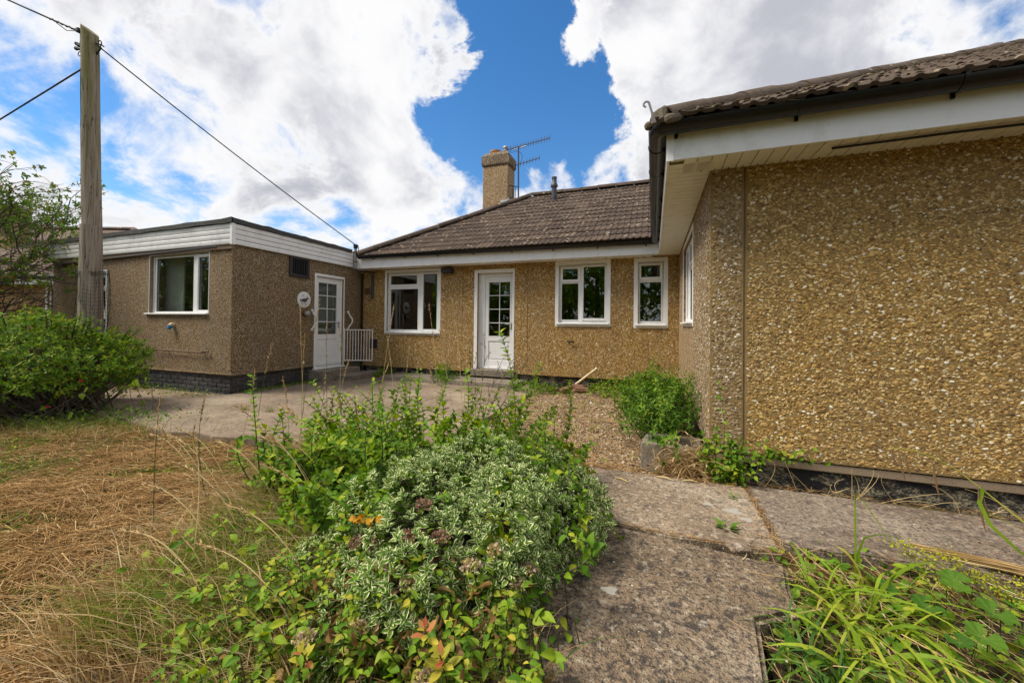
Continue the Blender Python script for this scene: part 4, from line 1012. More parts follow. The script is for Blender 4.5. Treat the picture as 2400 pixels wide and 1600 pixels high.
# concrete trough by the wing corner
tr = thing('trough', 'rectangular concrete garden trough half buried by the wing corner', 'trough', (.18, 3.75, 0))
Mt = Matrix.Translation((.165, 3.80, 0)) @ Matrix.Rotation(R(-7), 4, 'Z')
for (x0, x1, y0, y1) in ((-.235, .235, -.19, -.13), (-.235, .235, .13, .19), (-.235, -.175, -.129, .129), (.175, .235, -.129, .129)):
    MB().box(x0, x1, y0, y1, -.05, .205, Mt, .012).obj('trough_side', 'trough_concrete', tr)
MB().box(-.174, .174, -.129, .129, -.04, .12, Mt).obj('trough_soil', 'bed_soil', tr)

# ------------------------------------------------------------------ service pole and overhead cables
PB = Vector((-7.945, 3.43, 0))
pole = thing('utility_pole', 'weathered timber utility pole with a bolted stub post and green wire netting', 'utility pole', tuple(PB))
def timber(mb, base, top, r0, r1, n=18, seg=14, cut=0.0):
    pts = [Vector(base).lerp(Vector(top), i / seg) for i in range(seg + 1)]
    b0 = len(mb.v); mb.tube(pts, [r0 + (r1 - r0) * i / seg for i in range(seg + 1)], n)
    for i in range(b0, len(mb.v)):
        x, y, z = mb.v[i]; a = math.atan2(y - base[1], x - base[0]); k = 1 + .02 * math.sin(3 * a + z) + .012 * math.sin(7 * a + 2.3 * z)
        cx = base[0] + (top[0] - base[0]) * (z - base[2]) / (top[2] - base[2]); cy = base[1] + (top[1] - base[1]) * (z - base[2]) / (top[2] - base[2])
        zz_ = z
        if cut and z > top[2] - .01: zz_ = z - cut * ((x - cx) * .9 + (y - cy) * .2 + r1)
        mb.v[i] = (cx + (x - cx) * k, cy + (y - cy) * k, zz_)
PT = Vector((-8.085, 3.34, 5.72))
mb = MB(); timber(mb, PB + Vector((0, 0, -.2)), PT, .122, .101, 20, 18, .9)
po = link('pole_shaft', mb.mesh('pole_shaft', 'pole_timber', 50, True), pole)
mb = MB(); timber(mb, PB + Vector((.055, -.10, -.2)), PB + Vector((.03, -.105, 2.63)), .128, .108, 20, 10)
mb.obj('stub_post', 'pole_timber', pole, 50)
cr = MB()
for (a0, z0, z1) in ((-2.05, 3.0, 4.3), (-1.75, 4.1, 5.0), (-2.3, 3.7, 4.9), (-1.9, 2.7, 3.4)):
    pts = []
    for i in range(9):
        z = z0 + (z1 - z0) * i / 8; t = (z + .2) / 5.92; c = (PB + Vector((0, 0, -.2))).lerp(PT, t); r_ = .122 + (.101 - .122) * t
        a = a0 + .06 * math.sin(z * 5) ; pts.append(Vector((c.x + math.cos(a) * r_ * .985, c.y + math.sin(a) * r_ * .985, z)))
    cr.tube(pts, [.002] + [.0055] * 7 + [.002], 5)
cr.obj('crack', 'black_void', pole, 40)
# wire netting, a loose square mesh round the foot
net = MB(); nc = PB + Vector((.022, -.05, 0))
def netp(a, z): 
    r_ = .150 + .010 * math.sin(3 * a + z * 7) + .010 * math.sin(a * 2 + 1) + (.018 * max(0, math.sin((z - .9) * 4)) if 2 < a < 4.6 else 0); return nc + Vector((math.cos(a) * r_ * 1.02, math.sin(a) * r_ * 1.22, z))
zs_ = list(np.arange(.5, 1.98, .055)); as_ = np.linspace(0, 2 * math.pi, 27)
for z in zs_: net.tube([netp(a, z + .012 * math.sin(4 * a)) for a in as_], .0022, 3, False)
for a in as_[:-1]: net.tube([netp(a, z + .012 * math.sin(4 * a)) for z in zs_[::2] + [1.985]], .0022, 3, False)
for _ in range(2): net.tube([netp(a, 1.90 + .03 * _ + .012 * math.sin(4 * a)) for a in as_], .006, 4, False)
net.obj('wire_netting', 'mesh_green', pole)
# ironwork at the pole top
iw = MB(); iw.box(-.035, .035, -.03, .03, -.03, .03, Matrix.Translation(PT + Vector((-.07, -.09, -.14))), .008); iw.obj('bolt', 'grey_plastic', pole)
iw = MB(); L0 = PT + Vector((-.12, -.03, -.12))
iw.tube([L0 + Vector((-.02, 0, .03)), L0 + Vector((-.05, 0, .0)), L0 + Vector((-.045, 0, -.12)), L0 + Vector((-.07, 0, -.2))], .008, 5)
iw.tube([L0, L0 + Vector((.01, -.02, -.15)), L0 + Vector((.015, -.02, -.32))], .012, 5)
for dz, dx in ((-.17, -.09), (-.24, -.10), (-.21, -.03)): iw.tube([L0 + Vector((dx + .04, 0, dz)), L0 + Vector((dx - .04, -.01, dz + .025))], [.012, .03], 7)
iw.tube([L0 + Vector((-.07 + .035 * math.cos(a), 0, -.31 + .035 * math.sin(a))) for a in np.linspace(0, 5.5, 10)], .006, 4)
iw.tube([L0 + Vector((-.01 + .028 * math.cos(a), 0, -.35 + .028 * math.sin(a))) for a in np.linspace(0, 5.5, 10)], .006, 4)
iw.obj('cable_clamp', 'cable_black', pole, 50); iw = MB()
R0 = PT + Vector((.10, .03, -.30))
iw.tube([R0, R0 + Vector((.09, .03, -.02)), R0 + Vector((.13, .04, -.05))], .010, 5)
iw.tube([R0 + Vector((.06 + .05 * math.cos(a), .02, -.005 + .05 * math.sin(a))) for a in np.linspace(2.2, -1.6, 9)], .008, 5)
iw.tube([R0 + Vector((.09, .03, -.06)), R0 + Vector((.0, .01, -.16))], .012, 5); iw.obj('hook_iron', 'cable_black', pole, 50)
def cable(p, q, sag, r, label, n=40):
    p, q = Vector(p), Vector(q); pts = [p.lerp(q, i / n) - Vector((0, 0, sag * 4 * (i / n) * (1 - i / n))) for i in range(n + 1)]
    o = MB().tube(pts, r, 6).obj('overhead_cable', 'cable_black', None, 60); return tag(o, label, 'cable', 'overhead cables from the pole')
BR = Vector((-6.455, 7.29, 3.03))
cable(R0 + Vector((.03, .01, -.03)), BR + Vector((0, -.02, .0)), .045, .0105, 'black service cable from the pole down to the eaves bracket')
cable(L0, (-16.1, -.2, 9.8), .18, .0125, 'black cable leaving the pole top towards the upper left')
cable(PT + Vector((-.10, -.02, -.66)), (-21.4, 3.4, 1.95 + 1.6), .03, .0115, 'black cable sloping from the pole to the neighbouring bungalow')
tw = MB()
pth_ = [L0.lerp(Vector((-16.1, -.2, 9.8)), t) - Vector((0, 0, .18 * 4 * t * (1 - t))) for t in np.linspace(.012, .055, 16)]
tw.tube([p + Vector((.0, .012 * math.sin(i * 1.9), .014 * math.cos(i * 1.9))) for i, p in enumerate(pth_)], .010, 5)
tw.tube([pth_[0] + Vector((0, 0, -.02)), pth_[5] + Vector((0, 0, -.07)), pth_[11] + Vector((0, 0, -.02))], .006, 4); tw.obj('preformed_tie', 'cable_black', pole, 50)
sb_ = thing('cable_bracket', 'grey upright conduit bracket where the service cable meets the eaves', 'bracket', (-6.45, 7.29, 2.45))
MB().tube([(-6.455, 7.29, 2.47), (-6.455, 7.29, 2.94)], .03, 10).obj('conduit', 'galvanised', sb_, 40)
MB().tube([(-6.455, 7.29, 2.94), (-6.455, 7.29, 3.03)], [.045, .05], 10).obj('cable_head', 'cable_black', sb_, 40)
MB().tube([(-6.43, 7.28, 3.02), (-6.36, 7.26, 3.0), (-6.34, 7.26, 2.9), (-6.42, 7.27, 2.78)], .009, 5).obj('cable_loop', 'cable_black', sb_, 40)
for z in (2.62, 2.85): MB().box(-6.50, -6.41, 7.25, 7.33, z, z + .022, None, .003).obj('clip', 'rusty_metal', sb_)
MB().tube([(-6.455, 7.29, 2.47), (-6.44, 7.3, 2.42), (-6.3, 7.45, 2.42), (-6.2, 7.66, 2.41)], .018, 6).obj('tail_cable', 'cable_black', sb_, 40)
sc_ = MB().tube([(1.18, 3.40, 2.478), (1.45, 3.38, 2.474), (1.8, 3.37, 2.476), (2.3, 3.36, 2.47), (3.2, 3.36, 2.476)], .009, 6).obj('loose_cable', 'cable_black', None, 50); tag(sc_, 'loose black cable hanging along the soffit of the wing gable', 'cable')
MB  # ---- aerial on the chimney
ae = thing('tv_aerial', 'pair of rooftop television aerials on one mast beside the chimney', 'aerial', (-3.52, 10.3, 4.69))
MB().tube([(-3.515, 10.3, 4.66), (-3.53, 10.3, 6.17)], .022, 8).obj('mast', 'grey_plastic', ae, 40)
def boom(p, q, els, eh, name='aerial_array'):
    p, q = Vector(p), Vector(q); mb = MB(); mb.tube([p, q], .013, 6); o = mb.obj('boom', 'grey_plastic', ae, 40)
    for i, t in enumerate(els):
        h = eh[i] if hasattr(eh, '__len__') else eh
        MB().tube([p.lerp(q, t) + Vector((0, 0, -h)), p.lerp(q, t) + Vector((0, 0, h))], .008, 5).obj('element', 'grey_plastic', ae)
boom((-3.915, 10.42, 6.185), (-2.57, 10.08, 6.165), [0, .02, .075, .10, .155, .215, .27, .33, .39, .45, .51, .57, .63, .69, .75, .81, .87, .93, .99], [.09, .09, .1, .07] + [.075] * 15)
boom((-3.62, 10.32, 5.665), (-2.86, 10.1, 5.685), [0, .1, .22, .34, .48, .60, .72, .85, .99], .07)
MB().tube([(-3.72, 10.36, 6.16), (-3.72, 10.36, 6.13), (-3.3, 10.26, 6.14), (-3.3, 10.26, 6.17)], .010, 6).obj('cradle', 'galvanised', ae, 40)
MB().tube([(-3.53, 10.28, 6.02), (-3.45, 10.28, 5.98), (-3.40, 10.28, 5.85), (-3.45, 10.28, 5.72), (-3.51, 10.28, 5.68)], .006, 5).obj('coax', 'cable_black', ae, 50)
MB().tube([(-3.88, 10.4, 6.13), (-3.75, 10.36, 6.06), (-3.55, 10.29, 6.04)], .005, 5).obj('coax', 'cable_black', ae, 50)
lb = MB(); lb.tube([(cx1, 10.3, 5.12), (-3.50, 10.3, 5.04)], .012, 5); lb.tube([(cx1, 10.3, 4.78), (-3.50, 10.3, 4.70)], .012, 5); lb.tube([(-3.68, 10.3, 5.09), (-3.68, 10.3, 4.74)], .012, 5); lb.tube([(-3.6, 10.3, 5.07), (-3.6, 10.3, 4.72)], .008, 5)
lb.obj('wall_bracket', 'dark_plastic', ae)

# ------------------------------------------------------------------ neighbouring bungalow, far left
NB = Matrix.Translation((-20.1, 6.88, 0)) @ Matrix.Rotation(yaw, 4, 'Z')
nb = thing('neighbour_bungalow', 'neighbouring brown bungalow with tiled roof and chimney, partly hidden behind the tree', 'bungalow', tuple(NB.translation))
def nbx(name, mat, *a, ch=0, lab=None): return MB().box(*a[:6], NB, ch).obj(name, mat, nb, label=lab)
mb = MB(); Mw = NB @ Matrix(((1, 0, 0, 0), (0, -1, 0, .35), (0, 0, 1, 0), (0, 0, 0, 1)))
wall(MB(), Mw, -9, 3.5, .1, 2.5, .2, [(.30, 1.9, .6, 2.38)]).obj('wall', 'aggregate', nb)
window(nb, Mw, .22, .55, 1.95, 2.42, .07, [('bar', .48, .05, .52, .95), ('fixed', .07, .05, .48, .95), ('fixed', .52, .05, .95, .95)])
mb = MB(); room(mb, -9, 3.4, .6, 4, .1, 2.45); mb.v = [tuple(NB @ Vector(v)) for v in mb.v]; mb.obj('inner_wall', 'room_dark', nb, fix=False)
nbx('fascia', 'upvc_board', -9.3, 3.8, 0, .02, 2.42, 2.66); nbx('soffit', 'soffit_white', -9.3, 3.8, .021, .4, 2.43, 2.45)
MB().tube([NB @ Vector((-9.3, -.06, 2.70)), NB @ Vector((3.8, -.06, 2.70))], .055, 10).obj('gutter', 'gutter_black', nb, 50)
NR = MB(); tn = math.tan(R(30)); h_ = 4.6
V_ = [NB @ Vector(p) for p in ((-9.3, -.05, 2.74), (3.9, -.05, 2.74), (3.9 - h_, -.05 + h_, 2.74 + h_ * tn), (-9.3, -.05 + h_, 2.74 + h_ * tn), (3.9, -.05 + 2 * h_, 2.74), (-9.3, -.05 + 2 * h_, 2.74))]
NR.add(V_, [(0, 1, 2, 3), (1, 4, 2), (4, 5, 3, 2)]); nrf = NR.obj('roof', 'roof_tile_far', nb, fix=False)
tme3 = tme.copy(); tme3.materials[0] = MATS['roof_tile_far']
ca, sa = math.cos(R(30)), math.sin(R(30)); hipn = (NB.to_3x3() @ Vector((1, 1, 0))).normalized(); hipc = NB @ Vector((3.9, -.05, 2.74))
for r_ in range(18):
    for c in range(20):
        x = -2.6 + c * TWD; s = r_ * TEX
        M = NB @ Matrix.Translation((x, -.07 + s * ca, 2.752 + s * sa)) @ Matrix.Rotation(R(30), 4, 'X') @ Matrix.Rotation(R(rng.normal(0, .7)), 4, 'Z') @ Matrix.Translation((0, 0, abs(rng.normal(0, .003))))
        d = [(M @ Vector((xx, yy, 0)) - hipc).dot(hipn) for xx in (0, TWD) for yy in (0, TEX + .03)]
        if min(d) > 0: continue
        if max(d) > 0: cut_tile(tme3, M, hipc, hipn, True, nrf); continue
        link('roof_tile', tme3, nrf, M)
ridge_run(NB @ Vector((3.9, -.05, 2.78)), NB @ Vector((3.9 - h_, -.05 + h_, 2.78 + h_ * tn)), 14, 'roof_tile_far', .12, nrf)
ridge_run(NB @ Vector((3.9 - h_, -.05 + h_, 2.78 + h_ * tn)), NB @ Vector((-9.3, -.05 + h_, 2.78 + h_ * tn)), 22, 'roof_tile_far', .12, nrf)
nc_ = nbx('chimney', 'aggregate_grey', -4.8, -3.42, 2.2, 2.9, 3.5, 5.55, ch=.03); nbx('chimney_cap', 'slab_near', -4.86, -3.36, 2.14, 2.96, 5.551, 5.85, ch=.1)
MB().tube([NB @ Vector((-2.7, 2.3, 3.9)), NB @ Vector((-2.7, 2.3, 6.4))], .022, 6).obj('mast', 'galvanised', nb)
# ------------------------------------------------------------------ loose aggregate of the near walls
def pebbles(parent, u0, u1, v0, v1, M, du, dv, s0, s1, nsep, greyer=0.0, skip=None, mat='pebble'):
    us = np.arange(u0, u1, du); vs = np.arange(v0, v1, dv); gu, gv = np.meshgrid(us, vs)
    gu = gu + (np.arange(len(vs)) % 2)[:, None] * du * .5
    gu = (gu + rng.uniform(-.42, .42, gu.shape) * du).ravel(); gv = (gv + rng.uniform(-.42, .42, gv.shape) * dv).ravel()
    k = (gu > u0 + .012) & (gu < u1 - .012) & (gv > v0 + .008) & (gv < v1 - .004)
    if skip: k &= ~((gu > skip[0]) & (gu < skip[1]) & (gv > skip[2]) & (gv < skip[3]))
    gu, gv = gu[k], gv[k]; n = len(gu)
    loc = np.stack([gu, rng.uniform(-.004, .0015, n), gv], -1)
    Rw = np.array(M.to_3x3()); org = np.array(M.translation); pos = loc @ Rw.T + org
    ang = rng.normal(0, .5, n); ca_, sa_ = np.cos(ang), np.sin(ang)
    tilt = rng.normal(0, .16, (n, 2))
    x = np.stack([ca_, tilt[:, 0], sa_], -1); z = np.stack([tilt[:, 0] * .3, np.ones(n), tilt[:, 1]], -1); y = np.cross(z, x)
    big = rng.lognormal(0, .2, n)
    sx = rng.uniform(s0, s1, n) * big; sy = sx * rng.uniform(.5, .85, n); sz = np.minimum(sx * .42, .0065)
    Rl = np.stack([unit(x) * sx[:, None], unit(y) * sy[:, None], unit(z) * sz[:, None]], -1)
    Rm = np.einsum('ij,njk->nik', Rw, Rl)
    tint = rng.random(n)
    # the patches that are browner or paler, as the aggregate was thrown
    tint = np.clip(tint * (1 - greyer) + greyer * rng.uniform(.45, 1, n), 0, .999)
    V0, F0, E0 = CHIP
    variants = []
    for q in range(4):
        W_ = V0 * (1 + rng.uniform(-.3, .3, (len(V0), 1))); W_[:, 2] = V0[:, 2] * rng.uniform(.7, 1.1, len(V0)); variants.append((W_, F0, E0))
    per = np.array_split(rng.permutation(n), 4); far = np.linalg.norm(pos - np.array([0, 0, CAM_Z]), axis=1)
    vis = (pos @ np.array(FW) > .5) & (np.abs(pos @ np.array(RT)) < (pos @ np.array(FW)) * 1.28)
    area = sx * sy / far ** 2 * vis; top = set(np.argsort(-area)[:nsep].tolist())
    Vs, Fs, Ts, off = [], [], [], 0
    for q in range(4):
        idx = per[q]; s_ = np.array([i for i in idx if i in top], int); r_ = np.array([i for i in idx if i not in top], int)
        if len(s_):
            me = np_mesh('pebble', variants[q][0], F0, 'pebble')
            for i in s_:
                Mi = Matrix.Identity(4)
                for a in range(3):
                    for b in range(3): Mi[a][b] = Rm[i][a][b]
                    Mi[a][3] = pos[i][a]
                link('pebble', me, parent, Mi)
        V, F, at = instances(variants[q], pos[r_], Rm[r_], np.ones(len(r_)), tint[r_]); Vs.append(V); Fs.append(F + off); Ts.append(at['tint']); off += len(V)
    link('pebble_facing', np_mesh('pebble_facing', np.concatenate(Vs), np.concatenate(Fs), mat, {'tint': np.concatenate(Ts)}, False), parent, None, 'stuff')
pebbles(gp, .695, 2.75, ZPB + .004, 2.52, MG, .0165, .0112, .0078, .0150, 300)
pebbles(cp, XW, .674, ZPB + .004, 2.52, MG, .0165, .0112, .0078, .0148, 0, 0, None, 'pebble_grey')
sidew = [o for o in bung.children if o.name.startswith('wall_panel')][3]
pebbles(sidew, -5.07, -YW, ZPB + .004, 2.52, ML, .0165, .0115, .0075, .0135, 0, 0, None, 'pebble_grey')

# ------------------------------------------------------------------ gravel and litter
n = 11000
gx = rng.uniform(-2.0, .42, n); gy = 3.46 + (7.6 - 3.46) * rng.random(n) ** 1.3
pos = np.stack([gx, gy, -.03 + .02 * hnoise(gx, gy, 2.1, 2.) + rng.uniform(0, .006, n)], -1)
Rm = orient(rng.normal(size=(n, 3)), np.tile([0, 0, 1.], (n, 1)) + rng.normal(0, .3, (n, 3)))
scatter(None, CHIP, pos, Rm, rng.uniform(.006, .013, n) * rng.lognormal(0, .3, n), rng.random(n), 'gravel', mass='gravel', smooth=False)
def straws(name, x, y, zf, ang, L, wd, mat, rise=.012, K=3, parent=None, jit=.4):
    n = len(x); a = ang + rng.normal(0, jit, n); t = np.linspace(-.5, .5, K)
    bend = rng.normal(0, .12, n)
    px = x[:, None] + np.cos(a)[:, None] * t * L[:, None] - np.sin(a)[:, None] * bend[:, None] * L[:, None] * (t ** 2)
    py = y[:, None] + np.sin(a)[:, None] * t * L[:, None] + np.cos(a)[:, None] * bend[:, None] * L[:, None] * (t ** 2)
    pz = zf(px, py) + rng.uniform(0, rise, n)[:, None] + (rng.normal(0, .10, n)[:, None] * t * L[:, None]).clip(-.004, .05)
    P = np.stack([px, py, pz], -1)
    V, F, k = ribbons(P, np.repeat(wd[:, None], K, 1) * np.linspace(1, .5, K), np.stack([rng.normal(0, .5, n), rng.normal(0, .5, n), np.ones(n)], -1)[:, None, :])
    return link(name, np_mesh(name, V, F, mat, {'tint': np.repeat(rng.random(n), k), 'edge': np.full(n * k, .5)}), parent, None, 'stuff')
n = 10000
gx = rng.uniform(-2.05, .42, n); gy = 3.42 + 4.2 * rng.random(n) ** 1.5
straws('dry_litter', gx, gy, lambda a, b: -.018 + .02 * hnoise(a, b, 2.1, 2.), np.zeros(n), rng.uniform(.02, .10, n), rng.uniform(.0012, .003, n), 'hay', .012, 3, None, 2)
n = 420
gx = rng.uniform(-.6, .7, n); gy = rng.normal(3.46, .05, n)
straws('dry_litter', gx, gy, lambda a, b: .008 + 0 * a, np.zeros(n), rng.uniform(.02, .09, n), rng.uniform(.001, .003, n), 'hay', .008, 3, None, .7)

n = 230
straws('dry_litter', .665 + rng.normal(0, .010, n), rng.uniform(2.5, 3.5, n), lambda a, b: .004 + 0 * a, np.full(n, 1.57), rng.uniform(.02, .09, n), rng.uniform(.001, .002, n), 'hay', .012, 3, None, .7)
n = 260
straws('dry_litter', rng.uniform(-.7, .66, n), 2.488 + rng.normal(0, .012, n), lambda a, b: .003 + 0 * a, np.zeros(n), rng.uniform(.015, .06, n), rng.uniform(.001, .002, n), 'hay', .008, 3, None, .7)
n = 900; gx = np.concatenate([rng.uniform(-.6, .55, 600), rng.uniform(.7, 2.6, 300)]); gy = np.concatenate([rng.uniform(.7, 3.4, 600), rng.uniform(2.7, 3.44, 300)])
scatter(None, CHIP, np.stack([gx, gy, np.full(n, .001)], -1), orient(rng.normal(size=(n, 3)), np.tile([0, 0, 1.], (n, 1)) + rng.normal(0, .2, (n, 3))), rng.lognormal(-5.9, .5, n).clip(.001, .008), rng.random(n), 'gravel', mass='grit', smooth=False)
n = 260; gx = rng.uniform(-1.95, .1, n); gy = 3.6 + 3.9 * rng.random(n); k = rng.random(n) < .4 + .5 * hnoise(gx, gy, 2.6, 3.); gx, gy = gx[k], gy[k]; q = np.repeat(np.stack([gx, gy, np.full(len(gx), .0)], -1), 5, 0); q[:, :2] += rng.normal(0, .025, (len(q), 2)); n = len(q)
scatter(None, leaf_proto(.4, 2, 3, .25, .22), q, orient(rng.normal(size=(n, 3)) * (1, 1, .2) + (0, 0, .35), np.tile([0, 0, 1.], (n, 1)) + rng.normal(0, .3, (n, 3))), rng.uniform(.018, .045, n), rng.random(n), 'leaf_green', mass='gravel_weeds')
n = 170; gx = rng.uniform(-1.95, .3, n); gy = 3.55 + 4 * rng.random(n) ** 1.2; dsk = MB()
for a, b in zip(gx, gy): dsk.tube([(a, b, -.03), (a + rng.normal(0, .02), b + rng.normal(0, .02), .02), (a + rng.normal(0, .05), b + rng.normal(0, .05), rng.uniform(.02, .10))], [.002, .0016, .001], 3, False)
dsk.obj('dead_stalks', 'bark', None, 60, 'stuff', fix=False)
# ------------------------------------------------------------------ mown lawn: hay lying in swathes over short grass
def in_lawn(x, y):
    edge = 2.89 + .06 * np.sin(x * 2.1) + .05 * np.sin(x * 7.3) + np.clip((-x - 5.0) * .16, 0, .5)
    return (y < edge) & ~((x > -1.5) & (y > .9)) & (x > -9)
def lawn_pts(n, near=False):
    if near: x = rng.uniform(-4.6, -.9, n * 2); y = rng.uniform(.3, 2.4, n * 2)
    else: x = rng.uniform(-9, -1.2, n * 2); y = rng.uniform(-.2, 3.6, n * 2)
    k = in_lawn(x, y); return x[k][:n], y[k][:n]
greenness = lambda x, y: hnoise(x * .75 - y * .5, y * 1.2, 1.1, 1.7) + .35 * hnoise(x, y, 3.3, .3)
for cnt, near in ((62000, False), (30000, True)):
    x, y = lawn_pts(cnt, near); g = greenness(x, y)
    k = rng.random(len(x)) < np.clip(.72 - .5 * g, .14, 1); x, y, g = x[k], y[k], g[k]
    ang = .55 + .5 * hnoise(x, y, .9, 2.2) + .5 * hnoise(x, y, 3.1, .4)
    L = rng.lognormal(-2.75, .55, len(x)).clip(.02, .22) * np.clip(1.25 - .35 * g, .5, 1.4); wd = rng.uniform(.0009, .0022, len(x))
    straws('hay', x, y, lambda a, b: ground_z(a, b) - .038 + .012 * hnoise(a, b, 6., 1.), ang, L, wd, 'hay', .03, 3, None, .75)
def blades(name, x, y, z, h, lean, wd, mat, droop=.5, K=4, parent=None, kind='stuff', dirb=None):
    n = len(x); a = rng.uniform(0, 2 * math.pi, n) if dirb is None else dirb + rng.normal(0, .6, n)
    t = np.linspace(0, 1, K); ln = np.abs(rng.normal(lean, lean * .5, n)) * h
    P = np.stack([x[:, None] + np.cos(a)[:, None] * ln[:, None] * t ** 1.7, y[:, None] + np.sin(a)[:, None] * ln[:, None] * t ** 1.7,
                  z[:, None] + h[:, None] * (t - droop * (lean if np.isscalar(lean) else 1) * t ** 3)], -1)
    W_ = wd[:, None] * np.array([1, 1, .8, .5, .3, .12])[None, np.linspace(0, 5, K).round().astype(int)]
    V, F, k = ribbons(P, W_)
    return link(name, np_mesh(name, V, F, mat, {'tint': np.repeat(rng.random(n), k), 'edge': np.full(n * k, .5)}), parent, None, kind)
x, y = lawn_pts(42000); g = greenness(x, y); k = rng.random(len(x)) < np.clip(.6 + .6 * g, .3, 1); x, y = x[k], y[k]
blades('short_grass', x, y, ground_z(x, y) - .05, rng.uniform(.02, .05, len(x)), .8, rng.uniform(.0016, .0035, len(x)), 'grass_short', .6, 3)
x, y = lawn_pts(16000, True); g = greenness(x, y); k = rng.random(len(x)) < np.clip(.6 + .6 * g, .3, 1); x, y = x[k], y[k]
blades('short_grass', x, y, ground_z(x, y) - .05, rng.uniform(.02, .055, len(x)), .8, rng.uniform(.0014, .003, len(x)), 'grass_short', .6, 3)
x, y = lawn_pts(15000); blades('stubble', x, y, ground_z(x, y) - .05, rng.uniform(.02, .06, len(x)), .5, rng.uniform(.001, .0022, len(x)), 'hay', .5, 3)
x, y = lawn_pts(9000, True); blades('stubble', x, y, ground_z(x, y) - .05, rng.uniform(.02, .06, len(x)), .5, rng.uniform(.0008, .0018, len(x)), 'hay', .5, 3)
LEAF_S = leaf_proto(.55, 3, 3, .2, .2); LEAF_B = leaf_proto(.62, 4, 3, .22, .3, .42); LEAF_N = leaf_proto(.36, 3, 3, .25, .25); LEAF_O = leaf_proto(.52, 4, 5, .22, .28, .46)
LEAF_2 = leaf_proto(.5, 2, 3, .25, .22); LEAF_1 = leaf_proto(.55, 1, 3, .25, .2)
LEAF_V = leaf_proto(.52, 2, 5, .30, .26, .5)
x, y = lawn_pts(9000); g = greenness(x, y); k = g + rng.normal(0, .3, len(g)) > .35; x, y = x[k][:5200], y[k][:5200]; n = len(x)
scatter(None, LEAF_S, np.stack([x, y, ground_z(x, y) - .035 + rng.uniform(0, .025, n)], -1), orient(rng.normal(size=(n, 3)) * (1, 1, .25), np.tile([0, 0, 1.], (n, 1)) + rng.normal(0, .3, (n, 3))), rng.uniform(.012, .035, n), rng.random(n), 'leaf_green', mass='lawn_weeds')

# ------------------------------------------------------------------ planting helpers
def rosettes(cent, axes, per, size, spread=(.35, 1.25), jit=.2):
    """whorls of leaves round shoot tips -> pos, R, scale, tint"""
    n = len(cent); ax = unit(axes)
    h = unit(np.cross(ax, rng.normal(size=(n, 3)))); g = np.cross(ax, h)
    pos, d, nr, sc, ti = [], [], [], [], []
    tip_t = rng.random(n)
    for j in range(per):
        az = j * 2.399 + rng.uniform(-.3, .3, n); el = spread[0] + (spread[1] - spread[0]) * j / (per - 1) + rng.normal(0, jit, n)
        rad = h * np.cos(az)[:, None] + g * np.sin(az)[:, None]
        dj = ax * np.cos(el)[:, None] + rad * np.sin(el)[:, None]
        pos.append(cent - ax * (size * .22 * j * .6)); d.append(dj); nr.append(ax * np.sin(el)[:, None] - rad * np.cos(el)[:, None])
        sc.append(size * rng.uniform(.75, 1.2, n) * (.75 + .25 * min(1, j / 3))); ti.append(np.clip(tip_t * .5 + rng.random(n) * .5, 0, .999))
    pos, d, nr = map(np.concatenate, (pos, d, nr))
    return pos, orient(d, nr), np.concatenate(sc), np.concatenate(ti)
def mound(c, r, n, lump=.16, seed=0., zmin=-.1, power=1.0):
    d = rng.normal(size=(n, 3)); d[:, 2] = np.abs(d[:, 2]) * 1.0 + zmin * rng.random(n); d = unit(d)
    k = 1 + lump * (np.sin(d[:, 0] * 7 + seed) * np.cos(d[:, 1] * 6 - seed) + .6 * np.sin(d[:, 2] * 9 + d[:, 0] * 11 + seed))
    e = np.sign(d) * np.abs(d) ** power
    p = np.array(c) + e * np.array(r) * k[:, None]
    return p, unit(d / np.array(r))
def stems_mesh(paths, rads, name, mat, parent, n=4, kind=None):
    mb = MB()
    for p, r_ in zip(paths, rads): mb.tube(p, r_, n, False)
    o = mb.obj(name, mat, parent, 60, fix=False)
    if kind: o['kind'] = kind
    return o
def shoot(base, tip, bow, k=8):
    base, tip = Vector(base), Vector(tip); pts = []
    for i in range(k):
        t = i / (k - 1); pts.append(base.lerp(tip, t) + Vector(bow) * (4 * t * (1 - t)))
    return pts

# ------------------------------------------------------------------ variegated shrub in the foreground
eu = thing('variegated_shrub', 'low spreading evergreen shrub with green leaves edged in cream', 'shrub', (-.95, 2.1, 0))
p, d = mound((-.95, 2.02, .0), (.62, .92, .46), 2800, .15, 1.3, -.05, .88)
k = ~((p[:, 1] < 1.75) & (p[:, 0] < -.5) & (p[:, 0] > -1.35) & (rng.random(len(p)) < .35)); k &= p[:, 2] > .01
p, d = p[k], d[k]; p += rng.normal(0, .018, p.shape)
ax = unit(d + np.array([0, 0, .55]) + rng.normal(0, .3, d.shape))
a1 = rosettes(p, ax, 8, .035)
p2, d2 = mound((-.95, 2.04, -.02), (.54, .78, .35), 500, .10, 1.3, -.05, .88); a2 = rosettes(p2, unit(d2 + rng.normal(0, .4, d2.shape)), 6, .045)
A = [np.concatenate(q) for q in zip(a1, a2)]
scatter(eu, LEAF_V, *A, 'leaf_variegated', nsep=300)
stems_mesh([shoot((-.96 + rng.normal(0, .2), 2.1 + rng.normal(0, .25), -.03), tuple(q - d_ * .02), (0, 0, .05), 5) for q, d_ in zip(p[::6], d[::6])], [[.005, .004, .003, .0025, .002]] * len(p[::6]), 'stem', 'bark', eu, 4, 'stuff')

